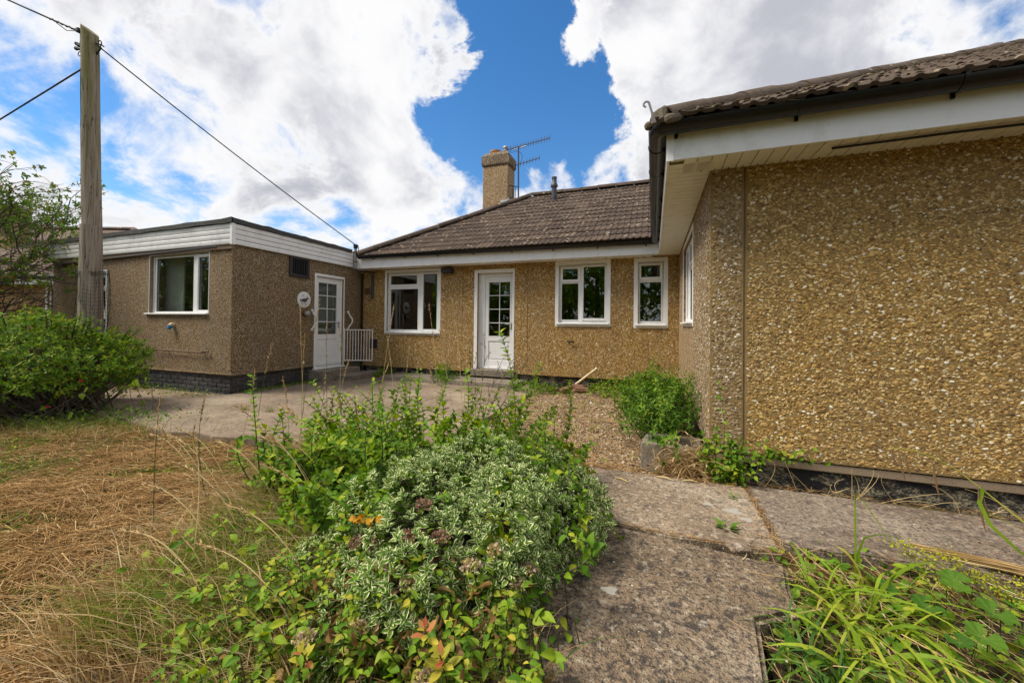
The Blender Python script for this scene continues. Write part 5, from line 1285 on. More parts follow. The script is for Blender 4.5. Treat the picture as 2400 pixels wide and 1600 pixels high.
# ------------------------------------------------------------------ green shrub behind and through it
gs = thing('green_shrub', 'bushy green shrub with long leafy shoots rising above the variegated one', 'shrub', (-1.6, 2.6, 0))
tips = [(-1.085, 2.798, 1.141), (-.831, 3.002, .902), (-1.671, 2.903, .837), (-2.007, 2.353, .57), (-2.315, 2.132, .478), (-2.484, 1.962, .471), (-1.922, 2.597, .666), (-1.704, 2.573, .569), (-1.377, 2.799, .844), (-.895, 2.768, .647), (-2.294, 2.353, .479), (-2.257, 1.941, .428)]
for _ in range(150):
    x = rng.uniform(-2.5, -.5); tips.append((x, rng.uniform(1.9, 3.1) + (.15 if x > -1.3 else -.15), rng.uniform(.38, .66) + (rng.random() < .3) * rng.uniform(.05, .25)))
for _ in range(120):
    x = rng.uniform(-2.2, -1.2); tips.append((x, 1.2 + .35 * (-1.0 - x) + rng.uniform(0, .85), rng.uniform(.20, .48)))
for _ in range(46):
    x = rng.uniform(-1.5, -.3); y = rng.uniform(1.4, 2.9); tips.append((x, y, rng.uniform(.36, .50) * (1.0 if y > 1.8 else .85)))
paths = []; P_, D_, N_, S_ = [], [], [], []
for i, tp_ in enumerate(tips):
    b = (tp_[0] * .75 - .38 + rng.normal(0, .12), 2.45 + (tp_[1] - 2.45) * .5 + rng.normal(0, .1), -.02)
    if tp_[1] < 2.0: b = (tp_[0] - .1, tp_[1] + .15, .1)
    pts = shoot(b, tp_, (rng.normal(0, .08), rng.normal(0, .07), .03), 9); paths.append(pts)
    L = sum((pts[j + 1] - pts[j]).length for j in range(8)); m_ = int(L / .034)
    for j in range(int(m_ * .22), m_ + 1):
        t = j / m_; f_ = t * 8; a = int(min(7, f_)); q = pts[a].lerp(pts[a + 1], f_ - a); tg = (pts[a + 1] - pts[a]).normalized()
        sd = tg.cross(Vector((0, 0, 1))).normalized() if abs(tg.z) < .98 else Vector((1, 0, 0)); up = sd.cross(tg)
        ph = (j % 2) * 1.57 + rng.uniform(-.4, .4)
        for s_ in (0, math.pi):
            if rng.random() < .12: continue
            rad = sd * math.cos(ph + s_) + up * math.sin(ph + s_); dr = rad * .85 + tg * .55 + Vector((0, 0, .12))
            P_.append(q); D_.append(dr); N_.append(tg * .8 - rad * .3 + Vector((0, 0, .5))); S_.append(rng.uniform(.044, .078) * (1.25 - .45 * t if i < 12 else 1 - .35 * t))
stems_mesh(paths, [np.linspace(.005, .0018, 9)] * len(paths), 'stem', 'bark', gs, 4, 'stuff')
P_, D_, N_ = np.array(P_), np.array(D_), np.array(N_)
scatter(gs, LEAF_B, P_, orient(D_, N_), np.array(S_), rng.random(len(P_)), 'leaf_green', nsep=300)
p, d = mound((-1.5, 2.4, .0), (.95, .70, .38), 1000, .35, 3.1, -.05); A = rosettes(p, unit(d + np.array([0, 0, .5]) + rng.normal(0, .35, d.shape)), 5, .062, (.5, 1.4))
scatter(gs, LEAF_B, *A, 'leaf_green')

# ------------------------------------------------------------------ flowering border plants at the front
fc = thing('flowering_clump', 'clump of broad leaved border flowers with faded pink and yellow heads, brown leaves beneath', 'flowers', (-.8, 1.35, 0))
heads = [((-.954, 1.52, .397), .036, 'petal_dry'), ((-.913, 1.376, .341), .034, 'petal_dry'), ((-.815, 1.434, .323), .036, 'petal_dry'), ((-.972, 1.248, .277), .026, 'petal_pink'), ((-.571, 1.451, .312), .030, 'petal_pink'), ((-.548, 1.513, .319), .024, 'petal_yellow'), ((-.645, 1.37, .281), .034, 'petal_pink'),
         ((-.45, 1.497, .244), .034, 'petal_pink'), ((-.474, 1.435, .217), .028, 'petal_pink'), ((-.805, 1.204, .278), .03, 'petal_pink'), ((-1.104, 1.306, .303), .045, 'petal_dry'), ((-.90, 1.05, .20), .03, 'petal_pink'), ((-.60, .98, .19), .026, 'petal_pink'), ((-1.02, .95, .21), .028, 'petal_pink')]
paths = []; P_, D_, N_, S_ = [], [], [], []
FLO = leaf_proto(.8, 2, 3, .3, .4)
for (h, r_, mt) in heads:
    b = (h[0] + rng.normal(0, .05), h[1] + rng.normal(0, .05) + .04, -.02); pts = shoot(b, h, (rng.normal(0, .02), rng.normal(0, .02), 0), 8); paths.append(pts)
    n = 64; q, dd = mound(h, (r_, r_, r_ * .55), n, .1, r_ * 99, -.3); 
    pp = np.concatenate([q, q * .7 + np.array(h) * .3]); dd2 = np.concatenate([dd, unit(rng.normal(size=dd.shape) + dd)])
    fh = thing  # florets of one head
    scatter(fc, FLO, pp, orient(dd2 + rng.normal(0, .5, dd2.shape), rng.normal(size=dd2.shape)), rng.uniform(.008, .015, len(pp)), rng.random(len(pp)), mt, mass='flower_head')
    for j in range(2, 8):
        q = pts[j - 1].lerp(pts[j], .5); a0 = j * 1.57 + rng.uniform(-.4, .4)
        for s_ in (0, math.pi):
            rad = Vector((math.cos(a0 + s_), math.sin(a0 + s_), .25 + rng.normal(0, .2))); P_.append(q); D_.append(rad); N_.append((rng.normal(0, .2), rng.normal(0, .2), 1)); S_.append(rng.uniform(.035, .062))
for _ in range(330):
    x, y = rng.uniform(-1.3, -.26), rng.uniform(.78, 1.6); z = rng.uniform(.02, .25) * (1 - .3 * abs(x + .8)); a = rng.uniform(0, 6.28)
    P_.append((x, y, z)); D_.append((math.cos(a), math.sin(a), rng.normal(.1, .35))); N_.append((rng.normal(0, .45), rng.normal(-.3, .45), 1)); S_.append(rng.uniform(.03, .066))
    if rng.random() < .5: paths.append(shoot((x + rng.normal(0, .03), y + .03, -.03), (x, y, z), (0, 0, 0), 8))
stems_mesh(paths, [np.linspace(.0032, .0018, 8)] * len(paths), 'stem', 'green_stem', fc, 5, 'stuff')
P_, D_, N_ = map(np.array, (P_, D_, N_))
k = rng.random(len(P_)) < .78
scatter(fc, LEAF_O, P_[k], orient(D_[k], N_[k]), np.array(S_)[k], rng.random(k.sum()), 'leaf_green', nsep=160)
k = ~k; scatter(fc, LEAF_O, P_[k], orient(D_[k], N_[k]), np.array(S_)[k] * 1.05, rng.random(k.sum()), 'leaf_lime', nsep=60)
n = 620; x = rng.normal(-.82, .22, n); y = rng.normal(1.25, .2, n); z = rng.uniform(-.02, .26, n)
scatter(fc, leaf_proto(.4, 4, 3, .5, .7, wave=.3), np.stack([x, y, z], -1), orient(rng.normal(size=(n, 3)) + (0, 0, -.8), rng.normal(size=(n, 3))), rng.uniform(.022, .055, n), rng.random(n), 'leaf_brown', part='dead_leaf', mass='dead_foliage', nsep=60)
ml = thing('leafy_border_plant', 'mass of upright leafy stems with fresh yellow green leaves filling the front of the bed', 'plant', (-.9, 1.15, 0))
paths = []; P_, D_, N_, S_ = [], [], [], []
for _ in range(300):
    a = rng.uniform(0, 6.283); r_ = math.sqrt(rng.random()); bx, by = -.92 + .66 * r_ * math.cos(a), 1.14 + .44 * r_ * math.sin(a)
    h = rng.uniform(.14, .36) * (1.05 - .45 * r_) * (1.0 if by > .95 else .75); tp_ = (bx + rng.normal(0, .06), by + rng.normal(-.03, .06), h); pts = shoot((bx, by, -.03), tp_, (rng.normal(0, .03), rng.normal(0, .03), 0), 6); paths.append(pts)
    m_ = int(5 + h * 22)
    for j in range(int(m_ * .3), m_ + 1):
        t = j / m_; f_ = t * 5; k_ = int(min(4, f_)); q = pts[k_].lerp(pts[k_ + 1], f_ - k_); ph = (j % 2) * 1.57 + rng.uniform(-.5, .5)
        for s_ in (0, math.pi):
            if rng.random() < .2: continue
            rad = Vector((math.cos(ph + s_), math.sin(ph + s_), rng.uniform(-.35, .6))); P_.append(q); D_.append(rad); N_.append((rng.normal(0, .3), rng.normal(-.1, .3), 1)); S_.append(rng.uniform(.026, .054) * (1.05 - .3 * t))
stems_mesh(paths, [np.linspace(.0028, .0014, 6)] * len(paths), 'stem', 'green_stem', ml, 4, 'stuff')
P_, D_, N_, S_ = map(np.array, (P_, D_, N_, S_)); k = rng.random(len(P_))
for lo, hi, mt in ((0, .58, 'leaf_green'), (.58, .90, 'leaf_lime'), (.90, .96, 'leaf_yellow'), (.96, 1, 'leaf_brown')):
    w_ = (k >= lo) & (k < hi); scatter(ml, LEAF_B, P_[w_], orient(D_[w_], N_[w_]), S_[w_], rng.random(w_.sum()), mt, nsep=60 if hi < .95 else 20)
# sprigs with coloured leaves
def sprig(c, label, n, size, mats, up=(0, -.35, 1), group='yellow sprigs at the front of the bed'):
    o = thing('leaf_sprig', label, 'sprig', c, group); c = np.array(c)
    stems_mesh([shoot(tuple(c + (rng.normal(0, .03), .06, -c[2])), tuple(c), (0, 0, .02), 7)], [np.linspace(.004, .002, 7)], 'stem', 'green_stem', o, 5)
    per = {}
    for i in range(n):
        a = i * 2.4; el = .55 + .75 * (i / n); u_ = unit(np.array(up, float)); h = unit(np.cross(u_, (1, .2, .1))); g = np.cross(u_, h)
        rad = h * math.cos(a) + g * math.sin(a); d = u_ * math.cos(el) + rad * math.sin(el)
        per.setdefault(mats[i % len(mats)], []).append((c - u_ * .006 * i, d, u_ * math.sin(el) - rad * math.cos(el), size * (.6 + .5 * i / n)))
    for mt, L in per.items():
        q, d, nn, s_ = map(np.array, zip(*L)); scatter(o, leaf_proto(.42, 4, 3, .12, .12, .55), q, orient(d, nn), s_, rng.random(len(s_)), mt, nsep=len(s_))
sprig((-.560, .995, .262), 'bright yellow leaf sprig with coral tips, low in the middle of the bed', 12, .062, ['leaf_coral', 'leaf_yellow', 'leaf_yellow', 'leaf_yellow'])
sprig((-.632, 1.03, .292), 'coral pink and yellow leaf sprig just left of the bright yellow one', 8, .052, ['leaf_coral', 'leaf_yellow', 'leaf_coral'])
sprig((-.958, .885, .235), 'yellow and coral sprig at the lower left among dry stems', 9, .05, ['leaf_yellow', 'leaf_coral', 'leaf_yellow'])
for c, lab in (((-1.156, 1.338, .385), 'crumpled orange flower, left one of the pair'), ((-1.088, 1.364, .376), 'crumpled orange flower, right one of the pair')):
    o = thing('orange_flower', lab, 'flower', c, 'pair of orange flowers above the shrub')
    stems_mesh([shoot((c[0] + .02, c[1] + .05, .05), c, (0, 0, 0), 6)], [[.002] * 6], 'stem', 'green_stem', o, 5)
    scatter(o, leaf_proto(.75, 4, 3, .3, .5, wave=.5), np.array([c] * 5) + rng.normal(0, .004, (5, 3)), orient(np.array([(1, -.2, .1), (-1, -.3, .2), (.3, -.6, .5), (-.3, -.2, -.6), (.5, .4, .2)]), rng.normal(size=(5, 3)) + (0, -.8, .5)), np.full(5, .038), rng.random(5), 'leaf_orange', part='petal', nsep=5)

# ------------------------------------------------------------------ long grass round the bed
n = 17000
x = rng.uniform(-2.9, -1.0, n); y = .75 + 2.3 * rng.random(n); k = (y > 1.0 + .25 * (x + 1.2)) & (y < 3.0) & ~((x > -1.55) & (y > 1.7)); k &= (x > -2.0 - .45 * (y - .7)); x, y = x[k], y[k]
blades('long_grass', x, y, ground_z(x, y) - .05, rng.uniform(.10, .36, len(x)), .55, rng.uniform(.0018, .004, len(x)), 'grass_long', .55, 5, None, 'stuff')
n = 9000
x = rng.uniform(-3.0, -.9, n); y = .7 + 2.4 * rng.random(n); k = (y < 3.1) & ~((x > -1.55) & (y > 1.65)); k &= (x > -2.1 - .45 * (y - .7)); x, y = x[k], y[k]
blades('dry_grass', x, y, ground_z(x, y) - .05, rng.uniform(.12, .46, len(x)), .75, rng.uniform(.001, .0026, len(x)), 'straw', .6, 5, None, 'stuff', 3.5)
n = 900
x = rng.uniform(-1.4, -.3, n); y = rng.uniform(.72, 1.4, n)
blades('dry_grass', x, y, np.full(n, -.03), rng.uniform(.10, .30, n), .7, rng.uniform(.001, .002, n), 'straw', .6, 5, None, 'stuff')
blades('long_grass', x[:260], y[:260], np.full(260, -.03), rng.uniform(.12, .34, 260), .6, rng.uniform(.002, .005, 260), 'blade_green', .55, 6, None, 'stuff')
n = 520; x = rng.uniform(-2.2, -1.05, n); y = .75 + rng.random(n) * 1.1 + .3 * (-1.2 - x).clip(0, 1); k = x > -2.1 - .3 * (y - .7); x, y = x[k], y[k]; n = len(x)
scatter(None, LEAF_B, np.stack([x, y, rng.uniform(-.03, .20, n)], -1), orient(rng.normal(size=(n, 3)) * (1, 1, .5), np.tile([.1, -.4, 1.], (n, 1)) + rng.normal(0, .35, (n, 3))), rng.uniform(.022, .055, n), rng.random(n), 'leaf_green', mass='weed_cover')
# tall seeding grasses, each stem on its own
SEEDS = [(-3.08, 2.481, 1.017), (-3.021, 2.712, 1.347), (-2.899, 2.654, 1.092), (-3.091, 3.006, 1.427), (-2.525, 2.585, .662), (-2.752, 3.032, .835), (-2.4, 2.952, .658), (-2.336, 3.078, 1.074), (-2.317, 3.407, .956), (-2.133, 3.471, 1.401), (-1.811, 3.377, 1.456), (-2.079, 3.601, 1.135), (-1.954, 3.009, .91), (-1.759, 3.613, 1.206), (-2.588, 3.514, 1.406), (-2.638, 2.221, .773), (-3.503, 2.645, .753), (-2.984, 1.88, .656), (-2.932, 2.114, .571), (-2.149, 2.726, .667), (-1.637, 3.234, .985), (-3.131, 3.314, 1.167),
         (-2.948, 1.574, .531), (-2.755, 1.54, .506), (-2.322, 1.383, .361), (-2.418, 1.24, .376), (-2.287, 1.078, .24), (-3.105, 1.624, .46), (-2.75, 2.75, 1.2), (-2.45, 3.25, .8), (-2.9, 2.9, .7), (-2.0, 3.3, .75), (-2.25, 1.75, .5), (-1.9, 1.5, .45), (-1.75, 1.2, .40), (-1.6, 1.0, .36)]
for _ in range(22):
    SEEDS.append((rng.uniform(-3.1, -2.0), rng.uniform(1.3, 2.6), rng.uniform(.32, .68)))
ORD = ['leftmost', 'second', 'third', 'fourth', 'fifth', 'sixth', 'seventh', 'eighth', 'ninth', 'tenth', 'eleventh', 'twelfth', 'thirteenth', 'fourteenth', 'fifteenth', 'sixteenth', 'seventeenth', 'eighteenth', 'nineteenth', 'twentieth'] + ['twenty ' + w_ for w_ in ('first', 'second', 'third', 'fourth', 'fifth', 'sixth', 'seventh', 'eighth', 'ninth')] + ['thirtieth', 'thirty first', 'thirty second', 'thirty third', 'thirty fourth', 'thirty fifth']
ACROSS = lambda t: (np.array(t) - (0, 0, CAM_Z)) @ np.array(RT) / ((np.array(t) - (0, 0, CAM_Z)) @ np.array(FW))
SORT = lambda t: 2 if t[2] > 1.0 else 0 if t[2] < .6 else 1
SEEDS.sort(key=lambda t: ACROSS(t)); COUNT = [0, 0, 0]
SPK = leaf_proto(.22, 2, 3, .3, .1)
for i, tp_ in enumerate(SEEDS):
    low = tp_[2] < .6; tall = tp_[2] > 1.0
    b = (tp_[0] + (.45 if low else rng.uniform(-.05, .28)), tp_[1] + (.1 if low else rng.uniform(-.25, .05)), -.05)
    bow = Vector((.05, 0, .10)) if low else Vector((rng.normal(0, .03), rng.normal(0, .03), .02))
    pts = shoot(b, tp_, bow, 12)
    o = thing('seeding_grass', ('tall upright dry grass stem, ' if tall else 'low arching dry grass stem, ' if low else 'mid height dry grass stem, ') + ORD[COUNT[SORT(tp_)]] + (' of' if COUNT[SORT(tp_)] == 0 else ' from the left among') + (' the tall ones' if tall else ' the low ones' if low else ' the middling ones'), 'grass stem', b, 'tall seeding grass stems' if tall else 'low arching grass stems' if low else 'mid height grass stems', 'thing')
    MB().tube(pts, list(np.linspace(.0032, .0015, 12)), 4, False).obj('stem', 'green_stem' if rng.random() < .25 else 'dry_stem', o, 60, fix=False)
    m_ = 46; t = rng.uniform(.74, 1.0, m_); f_ = t * 11; a = np.minimum(10, f_.astype(int)); pa_ = np.array(pts)
    q = pa_[a] + (pa_[a + 1] - pa_[a]) * (f_ - a)[:, None]; tg = unit(pa_[a + 1] - pa_[a])
    scatter(o, SPK, q, orient(tg + rng.normal(0, .24, (m_, 3)), rng.normal(size=(m_, 3))), rng.uniform(.02, .034, m_), rng.random(m_), 'straw', mass='seed_head')
    COUNT[SORT(tp_)] += 1
# airy yellow flowered weed in front of the back door
wd_ = thing('wiry_weed', 'wiry branching weed with tiny seed pods and yellow flowers in front of the back door', 'weed', (-1.55, 2.9, 0))
wp_, wq = [], []
for (tx, ty, tz) in ((-1.35, 2.80, .98), (-1.22, 2.82, 1.02), (-1.30, 2.8, .9), (-1.02, 2.85, .92), (-.93, 2.87, .87), (-1.12, 2.83, .84)):
    b = Vector((-1.35, 2.9, .05)); pts = shoot(b, (tx, ty, tz), (rng.normal(0, .03), 0, .03), 8); wp_.append(pts)
    for j in range(8):
        q = pts[4 + j % 4]; e = q + Vector((rng.normal(0, .05), rng.normal(0, .03), rng.uniform(.03, .12))); wp_.append(shoot(q, e, (0, 0, .01), 4)); wq += [e + Vector(rng.normal(0, .014, 3)) for _ in range(3)]
stems_mesh(wp_, [np.linspace(.0022, .001, len(p_)) for p_ in wp_], 'stem', 'green_stem', wd_, 4)
wq = np.array(wq); n = len(wq); k = rng.random(n) < .25
scatter(wd_, BLOB, wq[~k], orient(rng.normal(size=((~k).sum(), 3)), rng.normal(size=((~k).sum(), 3))), .0042, rng.random((~k).sum()), 'seed_brown', mass='seed_pods')
scatter(wd_, BLOB, wq[k], orient(rng.normal(size=(k.sum(), 3)), rng.normal(size=(k.sum(), 3))), .0055, rng.random(k.sum()), 'petal_yellow', mass='flowers')

# ------------------------------------------------------------------ big shrub at the left
fs = thing('fuchsia_shrub', 'large rounded small leaved green shrub on the left with a few red flowers', 'shrub', (-7.3, 2.85, 0))
Rv = np.array([[cy_, -sy_, 0], [sy_, cy_, 0], [0, 0, 1]])
def rmound(c, r, n, lump, seed, zmin, inner=1.0):
    q, d = mound((0, 0, 0), np.array(r) * inner, n, lump, seed, zmin); return q @ Rv.T + np.array(c), unit(d @ Rv.T)
p, d = rmound((-7.70, 2.54, .50), (1.30, .90, .70), 3600, .13, 2.2, -.55); p2, d2 = rmound((-7.70, 2.54, .5), (1.15, .78, .58), 700, .10, 2.2, -.4)
k = rng.random(len(p)) < np.clip((p[:, 2] - .05) / .5, .10, 1); p, d = p[k], d[k]
p = p + rng.normal(0, .05, p.shape); pa_ = np.concatenate([p, p2]); da_ = np.concatenate([d, d2])
A = rosettes(pa_, unit(da_ + np.array([0, 0, .35]) + rng.normal(0, .4, da_.shape)), 7, .045, (.4, 1.45), .35)
scatter(fs, LEAF_2, *A, 'leaf_shrub', nsep=200)
paths = []
for q in p[::9]:
    b = np.array([-7.35, 2.75, -.03]) + np.array([rng.normal(0, .28), rng.normal(0, .2), 0]); paths.append(shoot(b, q, (0, 0, -.04), 6))
for _ in range(30):
    q, dd = rmound((-7.75, 2.62, .62), (1.30, .85, .62), 1, .1, 2.2, 0); e = q[0] + dd[0] * rng.uniform(.05, .16) + (0, 0, .05); paths.append(shoot(q[0] - dd[0] * .1, e, (0, 0, .02), 6))
    m_ = 5; A2 = rosettes(np.linspace(q[0], e, m_), np.tile(dd, (m_, 1)) + (0, 0, .4), 5, .05, (.5, 1.3)); scatter(fs, LEAF_B, *A2, 'leaf_shrub', mass='shoot_leaves')
stems_mesh(paths, [np.linspace(.012, .003, 6)] * len(paths), 'stem', 'bark', fs, 4, 'stuff')
fl_ = np.array([(-6.95, 2.03, .63), (-6.88, 2.05, .56), (-7.55, 2.0, .78), (-6.35, 2.62, .5), (-6.5, 2.4, .22)]); 
for q in fl_:
    scatter(fs, leaf_proto(.45, 3, 3, .3, .1), np.repeat(q[None], 6, 0), orient(rng.normal(0, .5, (6, 3)) + (0, 0, -1), rng.normal(size=(6, 3))), np.full(6, .036), rng.random(6), 'petal_red', mass='flower')
# bindweed leaves and brambles under its skirt
bw = thing('bindweed', 'pale green heart leaved climber hanging under the left shrub', 'climber', (-6.4, 2.35, 0))
n = 46; q, dd = rmound((-7.25, 2.62, .30), (1.25, .92, .34), n, .1, .4, -.6); k = (q @ np.array(FW)) < 5.4; q, dd = q[k], dd[k]; n = len(q)
scatter(bw, leaf_proto(.85, 4, 5, .1, .25, .32), q, orient(rng.normal(0, .5, (n, 3)) + (0, -.2, -.7), np.tile([.1, -1, .5], (n, 1)) + rng.normal(0, .3, (n, 3))), rng.uniform(.06, .11, n), rng.random(n), 'leaf_lime', nsep=n)
stems_mesh([shoot((a_[0] + rng.normal(0, .1), a_[1] + .1, .02), a_, (rng.normal(0, .05), 0, .03), 7) for a_ in q], [[.003] * 7] * n, 'stem', 'bark', bw, 4)
n = 900; x = rng.normal(-6.3, .75, n); y = 2.35 + .32 * (x + 6.3) + rng.normal(0, .16, n)
blades('rough_grass', x, y, ground_z(x, y) - .05, rng.uniform(.06, .32, n), .6, rng.uniform(.001, .003, n), 'grass_short', .5, 5, None)
blades('dry_grass', x + .1, y - .05, ground_z(x, y) - .05, rng.uniform(.06, .25, n), .9, rng.uniform(.001, .002, n), 'straw', .5, 5, None)
n = 380; x = rng.normal(-6.2, .5, n); y = 2.75 + .3 * (x + 6.3) + rng.normal(0, .16, n)
scatter(None, LEAF_B, np.stack([x, y, rng.uniform(-.02, .14, n)], -1), orient(rng.normal(size=(n, 3)), np.tile([0, -.3, 1.], (n, 1)) + rng.normal(0, .3, (n, 3))), rng.uniform(.02, .05, n), rng.random(n), 'leaf_dark', mass='bramble_cover')
n = 500; x = rng.uniform(-9.8, -6.7, n); y = rng.uniform(4.1, 4.52, n)
scatter(None, LEAF_S, np.stack([x, y, rng.uniform(-.01, .10, n) * (y - 4)*2], -1), orient(rng.normal(size=(n, 3)), np.tile([0, -.3, 1.], (n, 1)) + rng.normal(0, .3, (n, 3))), rng.uniform(.02, .05, n), rng.random(n), 'leaf_dark', mass='plinth_weeds')
x = rng.uniform(-9.8, -6.7, 900); y = rng.uniform(4.0, 4.45, 900)
straws('dry_litter', x, y, lambda a, b: .008 + 0 * a, np.zeros(900), rng.uniform(.02, .1, 900), rng.uniform(.001, .003, 900), 'hay', .02, 3, None, 1.0)

# ------------------------------------------------------------------ small tree at the far left
tr_ = thing('small_tree', 'airy small leaved tree with orange berry clusters at the left edge', 'tree', (-13.0, 3.1, 0))
TB = MB(); tipsT = []
def branch(p, d, L, r, depth):
    n = 5; pts = [p]; dd = d.copy()
    for i in range(n):
        dd = (dd + Vector(rng.normal(0, .16, 3)) + Vector((0, 0, .02))).normalized(); pts.append(pts[-1] + dd * L / n)
    TB.tube(pts, list(np.linspace(r, r * .55, n + 1)), 6 if depth < 2 else 4, False)
    if depth >= 2: tipsT.extend((pts[i], dd) for i in range(1, n + 1))
    if depth < 4:
        for _ in range(4 if depth < 2 else 3):
            k = int(rng.integers(2, n + 1)); nd = (dd + Vector(rng.normal(0, .62, 3)) + Vector((.10, 0, .05))).normalized(); branch(pts[k], nd, L * rng.uniform(.55, .75), r * .55, depth + 1)
for k in range(7): branch(Vector((-13.75, 3.15, .1)), Vector((rng.uniform(.0, .55), rng.uniform(-.05, .25), 1)).normalized(), rng.uniform(2.2, 2.7), .055, 0)
TB.obj('trunk', 'bark', tr_, 60, fix=False)
tc = np.array([t[0] for t in tipsT]); td = np.array([t[1] for t in tipsT]); k = (tc[:, 2] > 1.9) & (tc[:, 2] < 4.9) & (tc[:, 0] < -10.45); tc, td = tc[k], td[k]; print('tree tips', len(tc)); tc = np.concatenate([tc] * 3) + rng.normal(0, .09, (len(tc) * 3, 3)); td = np.concatenate([td] * 3); k = ~((tc[:, 0] > -11.0) & (tc[:, 2] > 2.9)); tc, td = tc[k], td[k]
if len(tc) > 2300: s_ = rng.permutation(len(tc))[:2300]; tc, td = tc[s_], td[s_]
A = rosettes(tc + rng.normal(0, .06, tc.shape), unit(td + rng.normal(0, .6, td.shape)), 7, .072, (.4, 1.4), .3)
scatter(tr_, LEAF_2, *A, 'leaf_tree', mass='crown')
n = 300; q = tc[rng.integers(0, len(tc), n)] + rng.normal(0, .05, (n, 3)); q = np.repeat(q, 3, 0) + rng.normal(0, .012, (n * 3, 3))
scatter(tr_, BLOB, q, orient(rng.normal(size=(n * 3, 3)), rng.normal(size=(n * 3, 3))), rng.uniform(.012, .022, n * 3), rng.random(n * 3), 'berry_orange', mass='berries')

# ------------------------------------------------------------------ plants by the wing corner
cb = thing('corner_bush', 'bushy dark green plant growing beside the trough against the wing wall', 'bush', (.05, 4.6, 0))
p, d = mound((.08, 4.62, .26), (.36, .80, .33), 900, .40, .8, -.5); k = (p[:, 0] < .42) & (p[:, 2] > .0); p, d = p[k], d[k]
A = rosettes(p + rng.normal(0, .05, p.shape), unit(d + np.array([0, 0, .4]) + rng.normal(0, .5, d.shape)), 6, .050, (.4, 1.5), .4); scatter(cb, LEAF_N, *A, 'leaf_dark', nsep=120)
p2, d2 = mound((.1, 4.7, .2), (.28, .5, .3), 160, .1, .8, -.4); A = rosettes(p2, unit(d2 + rng.normal(0, .4, d2.shape)), 6, .065, (.5, 1.5), .3); scatter(cb, LEAF_N, *A, 'leaf_dark')
stems_mesh([shoot((.1 + rng.normal(0, .08), 4.45 + rng.normal(0, .2), -.03), q, (0, 0, .02), 5) for q in p[::5]], [[.005, .004, .003, .002, .002]] * len(p[::5]), 'stem', 'bark', cb, 4, 'stuff')
for _ in range(34):
    q, dd = mound((.06, 4.75, .22), (.34, .95, .34), 1, .3, .8, .1); e = q[0] + dd[0] * rng.uniform(.08, .2) + (rng.normal(-.03, .05), rng.normal(0, .08), rng.uniform(0, .10)); e[0] = min(e[0], .41)
    m_ = 6; A2 = rosettes(np.linspace(q[0], e, m_), np.tile(dd, (m_, 1)) + (0, 0, .3), 4, .055, (.5, 1.3)); scatter(cb, LEAF_N, *A2, 'leaf_shrub', mass='shoot_leaves')
def weedbed(name, label, cat, cx, cy, rx, ry, h, n, size, mat='leaf_green', proto=LEAF_N, per=6, grp=None):
    o = thing(name, label, cat, (cx, cy, 0), grp)
    p, d = mound((cx, cy, 0), (rx, ry, h), n, .22, cx * 7, -.05); k = (p[:, 0] < .43) | (p[:, 1] < 3.58); p, d = p[k], d[k]
    p[:, 2] *= rng.uniform(.55, 1.1, len(p)); A = rosettes(p + rng.normal(0, .02, p.shape), unit(d + np.array([0, 0, .6]) + rng.normal(0, .35, d.shape)), per, size, (.5, 1.45), .3)
    scatter(o, proto, *A, mat, mass='foliage'); stems_mesh([shoot((q[0] + rng.normal(0, .03), q[1] + .03, -.03), q, (0, 0, .01), 4) for q in p[::4]], [[.0025] * 4] * len(p[::4]), 'stem', 'green_stem', o, 3, 'stuff'); return o
weedbed('weed_clump', 'leafy weeds along the foot of the main wall up to the inner corner', 'weeds', .0, 6.6, .46, 1.0, .50, 520, .05)
weedbed('weed_clump', 'low weeds beside the red bricks under the narrow window', 'weeds', -.62, 7.3, .5, .34, .26, 220, .05)
weedbed('weed_clump', 'sprawling weeds in front of the back door step', 'weeds', -2.05, 7.0, .55, .3, .20, 170, .05)
weedbed('weed_clump', 'small dark leaved plant against the wall left of the back door', 'weeds', -4.05, 7.25, .3, .25, .36, 130, .06, 'leaf_dark')
weedbed('weed_clump', 'weeds growing at the wall below the three light window', 'weeds', -5.7, 7.45, .28, .18, .22, 80, .05)
iv = thing('climbing_weed', 'light green climbing weed scrambling up the wing corner behind the trough', 'climber', (.45, 3.5, 0))
paths, P_ = [], []
for k_ in range(26):
    x = rng.uniform(.44, .66); b = (x, 3.52 - rng.uniform(0, .08), -.02); e = (x + rng.normal(0, .1), 3.53 + rng.normal(0, .02) - .05, rng.uniform(.12, .62) * (1.2 if x < .5 else .6)); pts = shoot(b, e, (rng.normal(0, .05), -.04, .02), 9); paths.append(pts); P_ += [tuple(q) for q in pts[1:]] * 2
for k_ in range(10):
    b = (.7 + rng.uniform(0, .1), 3.585, .19); e = (b[0] + rng.uniform(.1, .5), 3.575, .19 + rng.uniform(0, .09)); pts = shoot(b, e, (0, -.02, .02), 8); paths.append(pts); P_ += [tuple(q) for q in pts[1:]]
stems_mesh(paths, [[.0022] * len(p_) for p_ in paths], 'stem', 'green_stem', iv, 4)
P_ = np.array(P_); n = len(P_); scatter(iv, LEAF_B, P_ + rng.normal(0, .012, P_.shape), orient(rng.normal(size=(n, 3)) + (0, -.5, 0), np.tile([0, -.8, .8], (n, 1)) + rng.normal(0, .3, (n, 3))), rng.uniform(.025, .05, n), rng.random(n), 'leaf_green', nsep=60)
ds = thing('dead_stalk_heap', 'heap of yellowed dead stalks lying over the front of the trough', 'dead plant', (.33, 3.56, 0))
n = 900; a = rng.uniform(0, 6.28, n); x = .30 + rng.normal(0, .11, n); y = 3.53 + rng.normal(0, .06, n); z = np.abs(rng.normal(.08, .09, n))
t = np.linspace(-.5, .5, 5); L = rng.uniform(.06, .22, n)
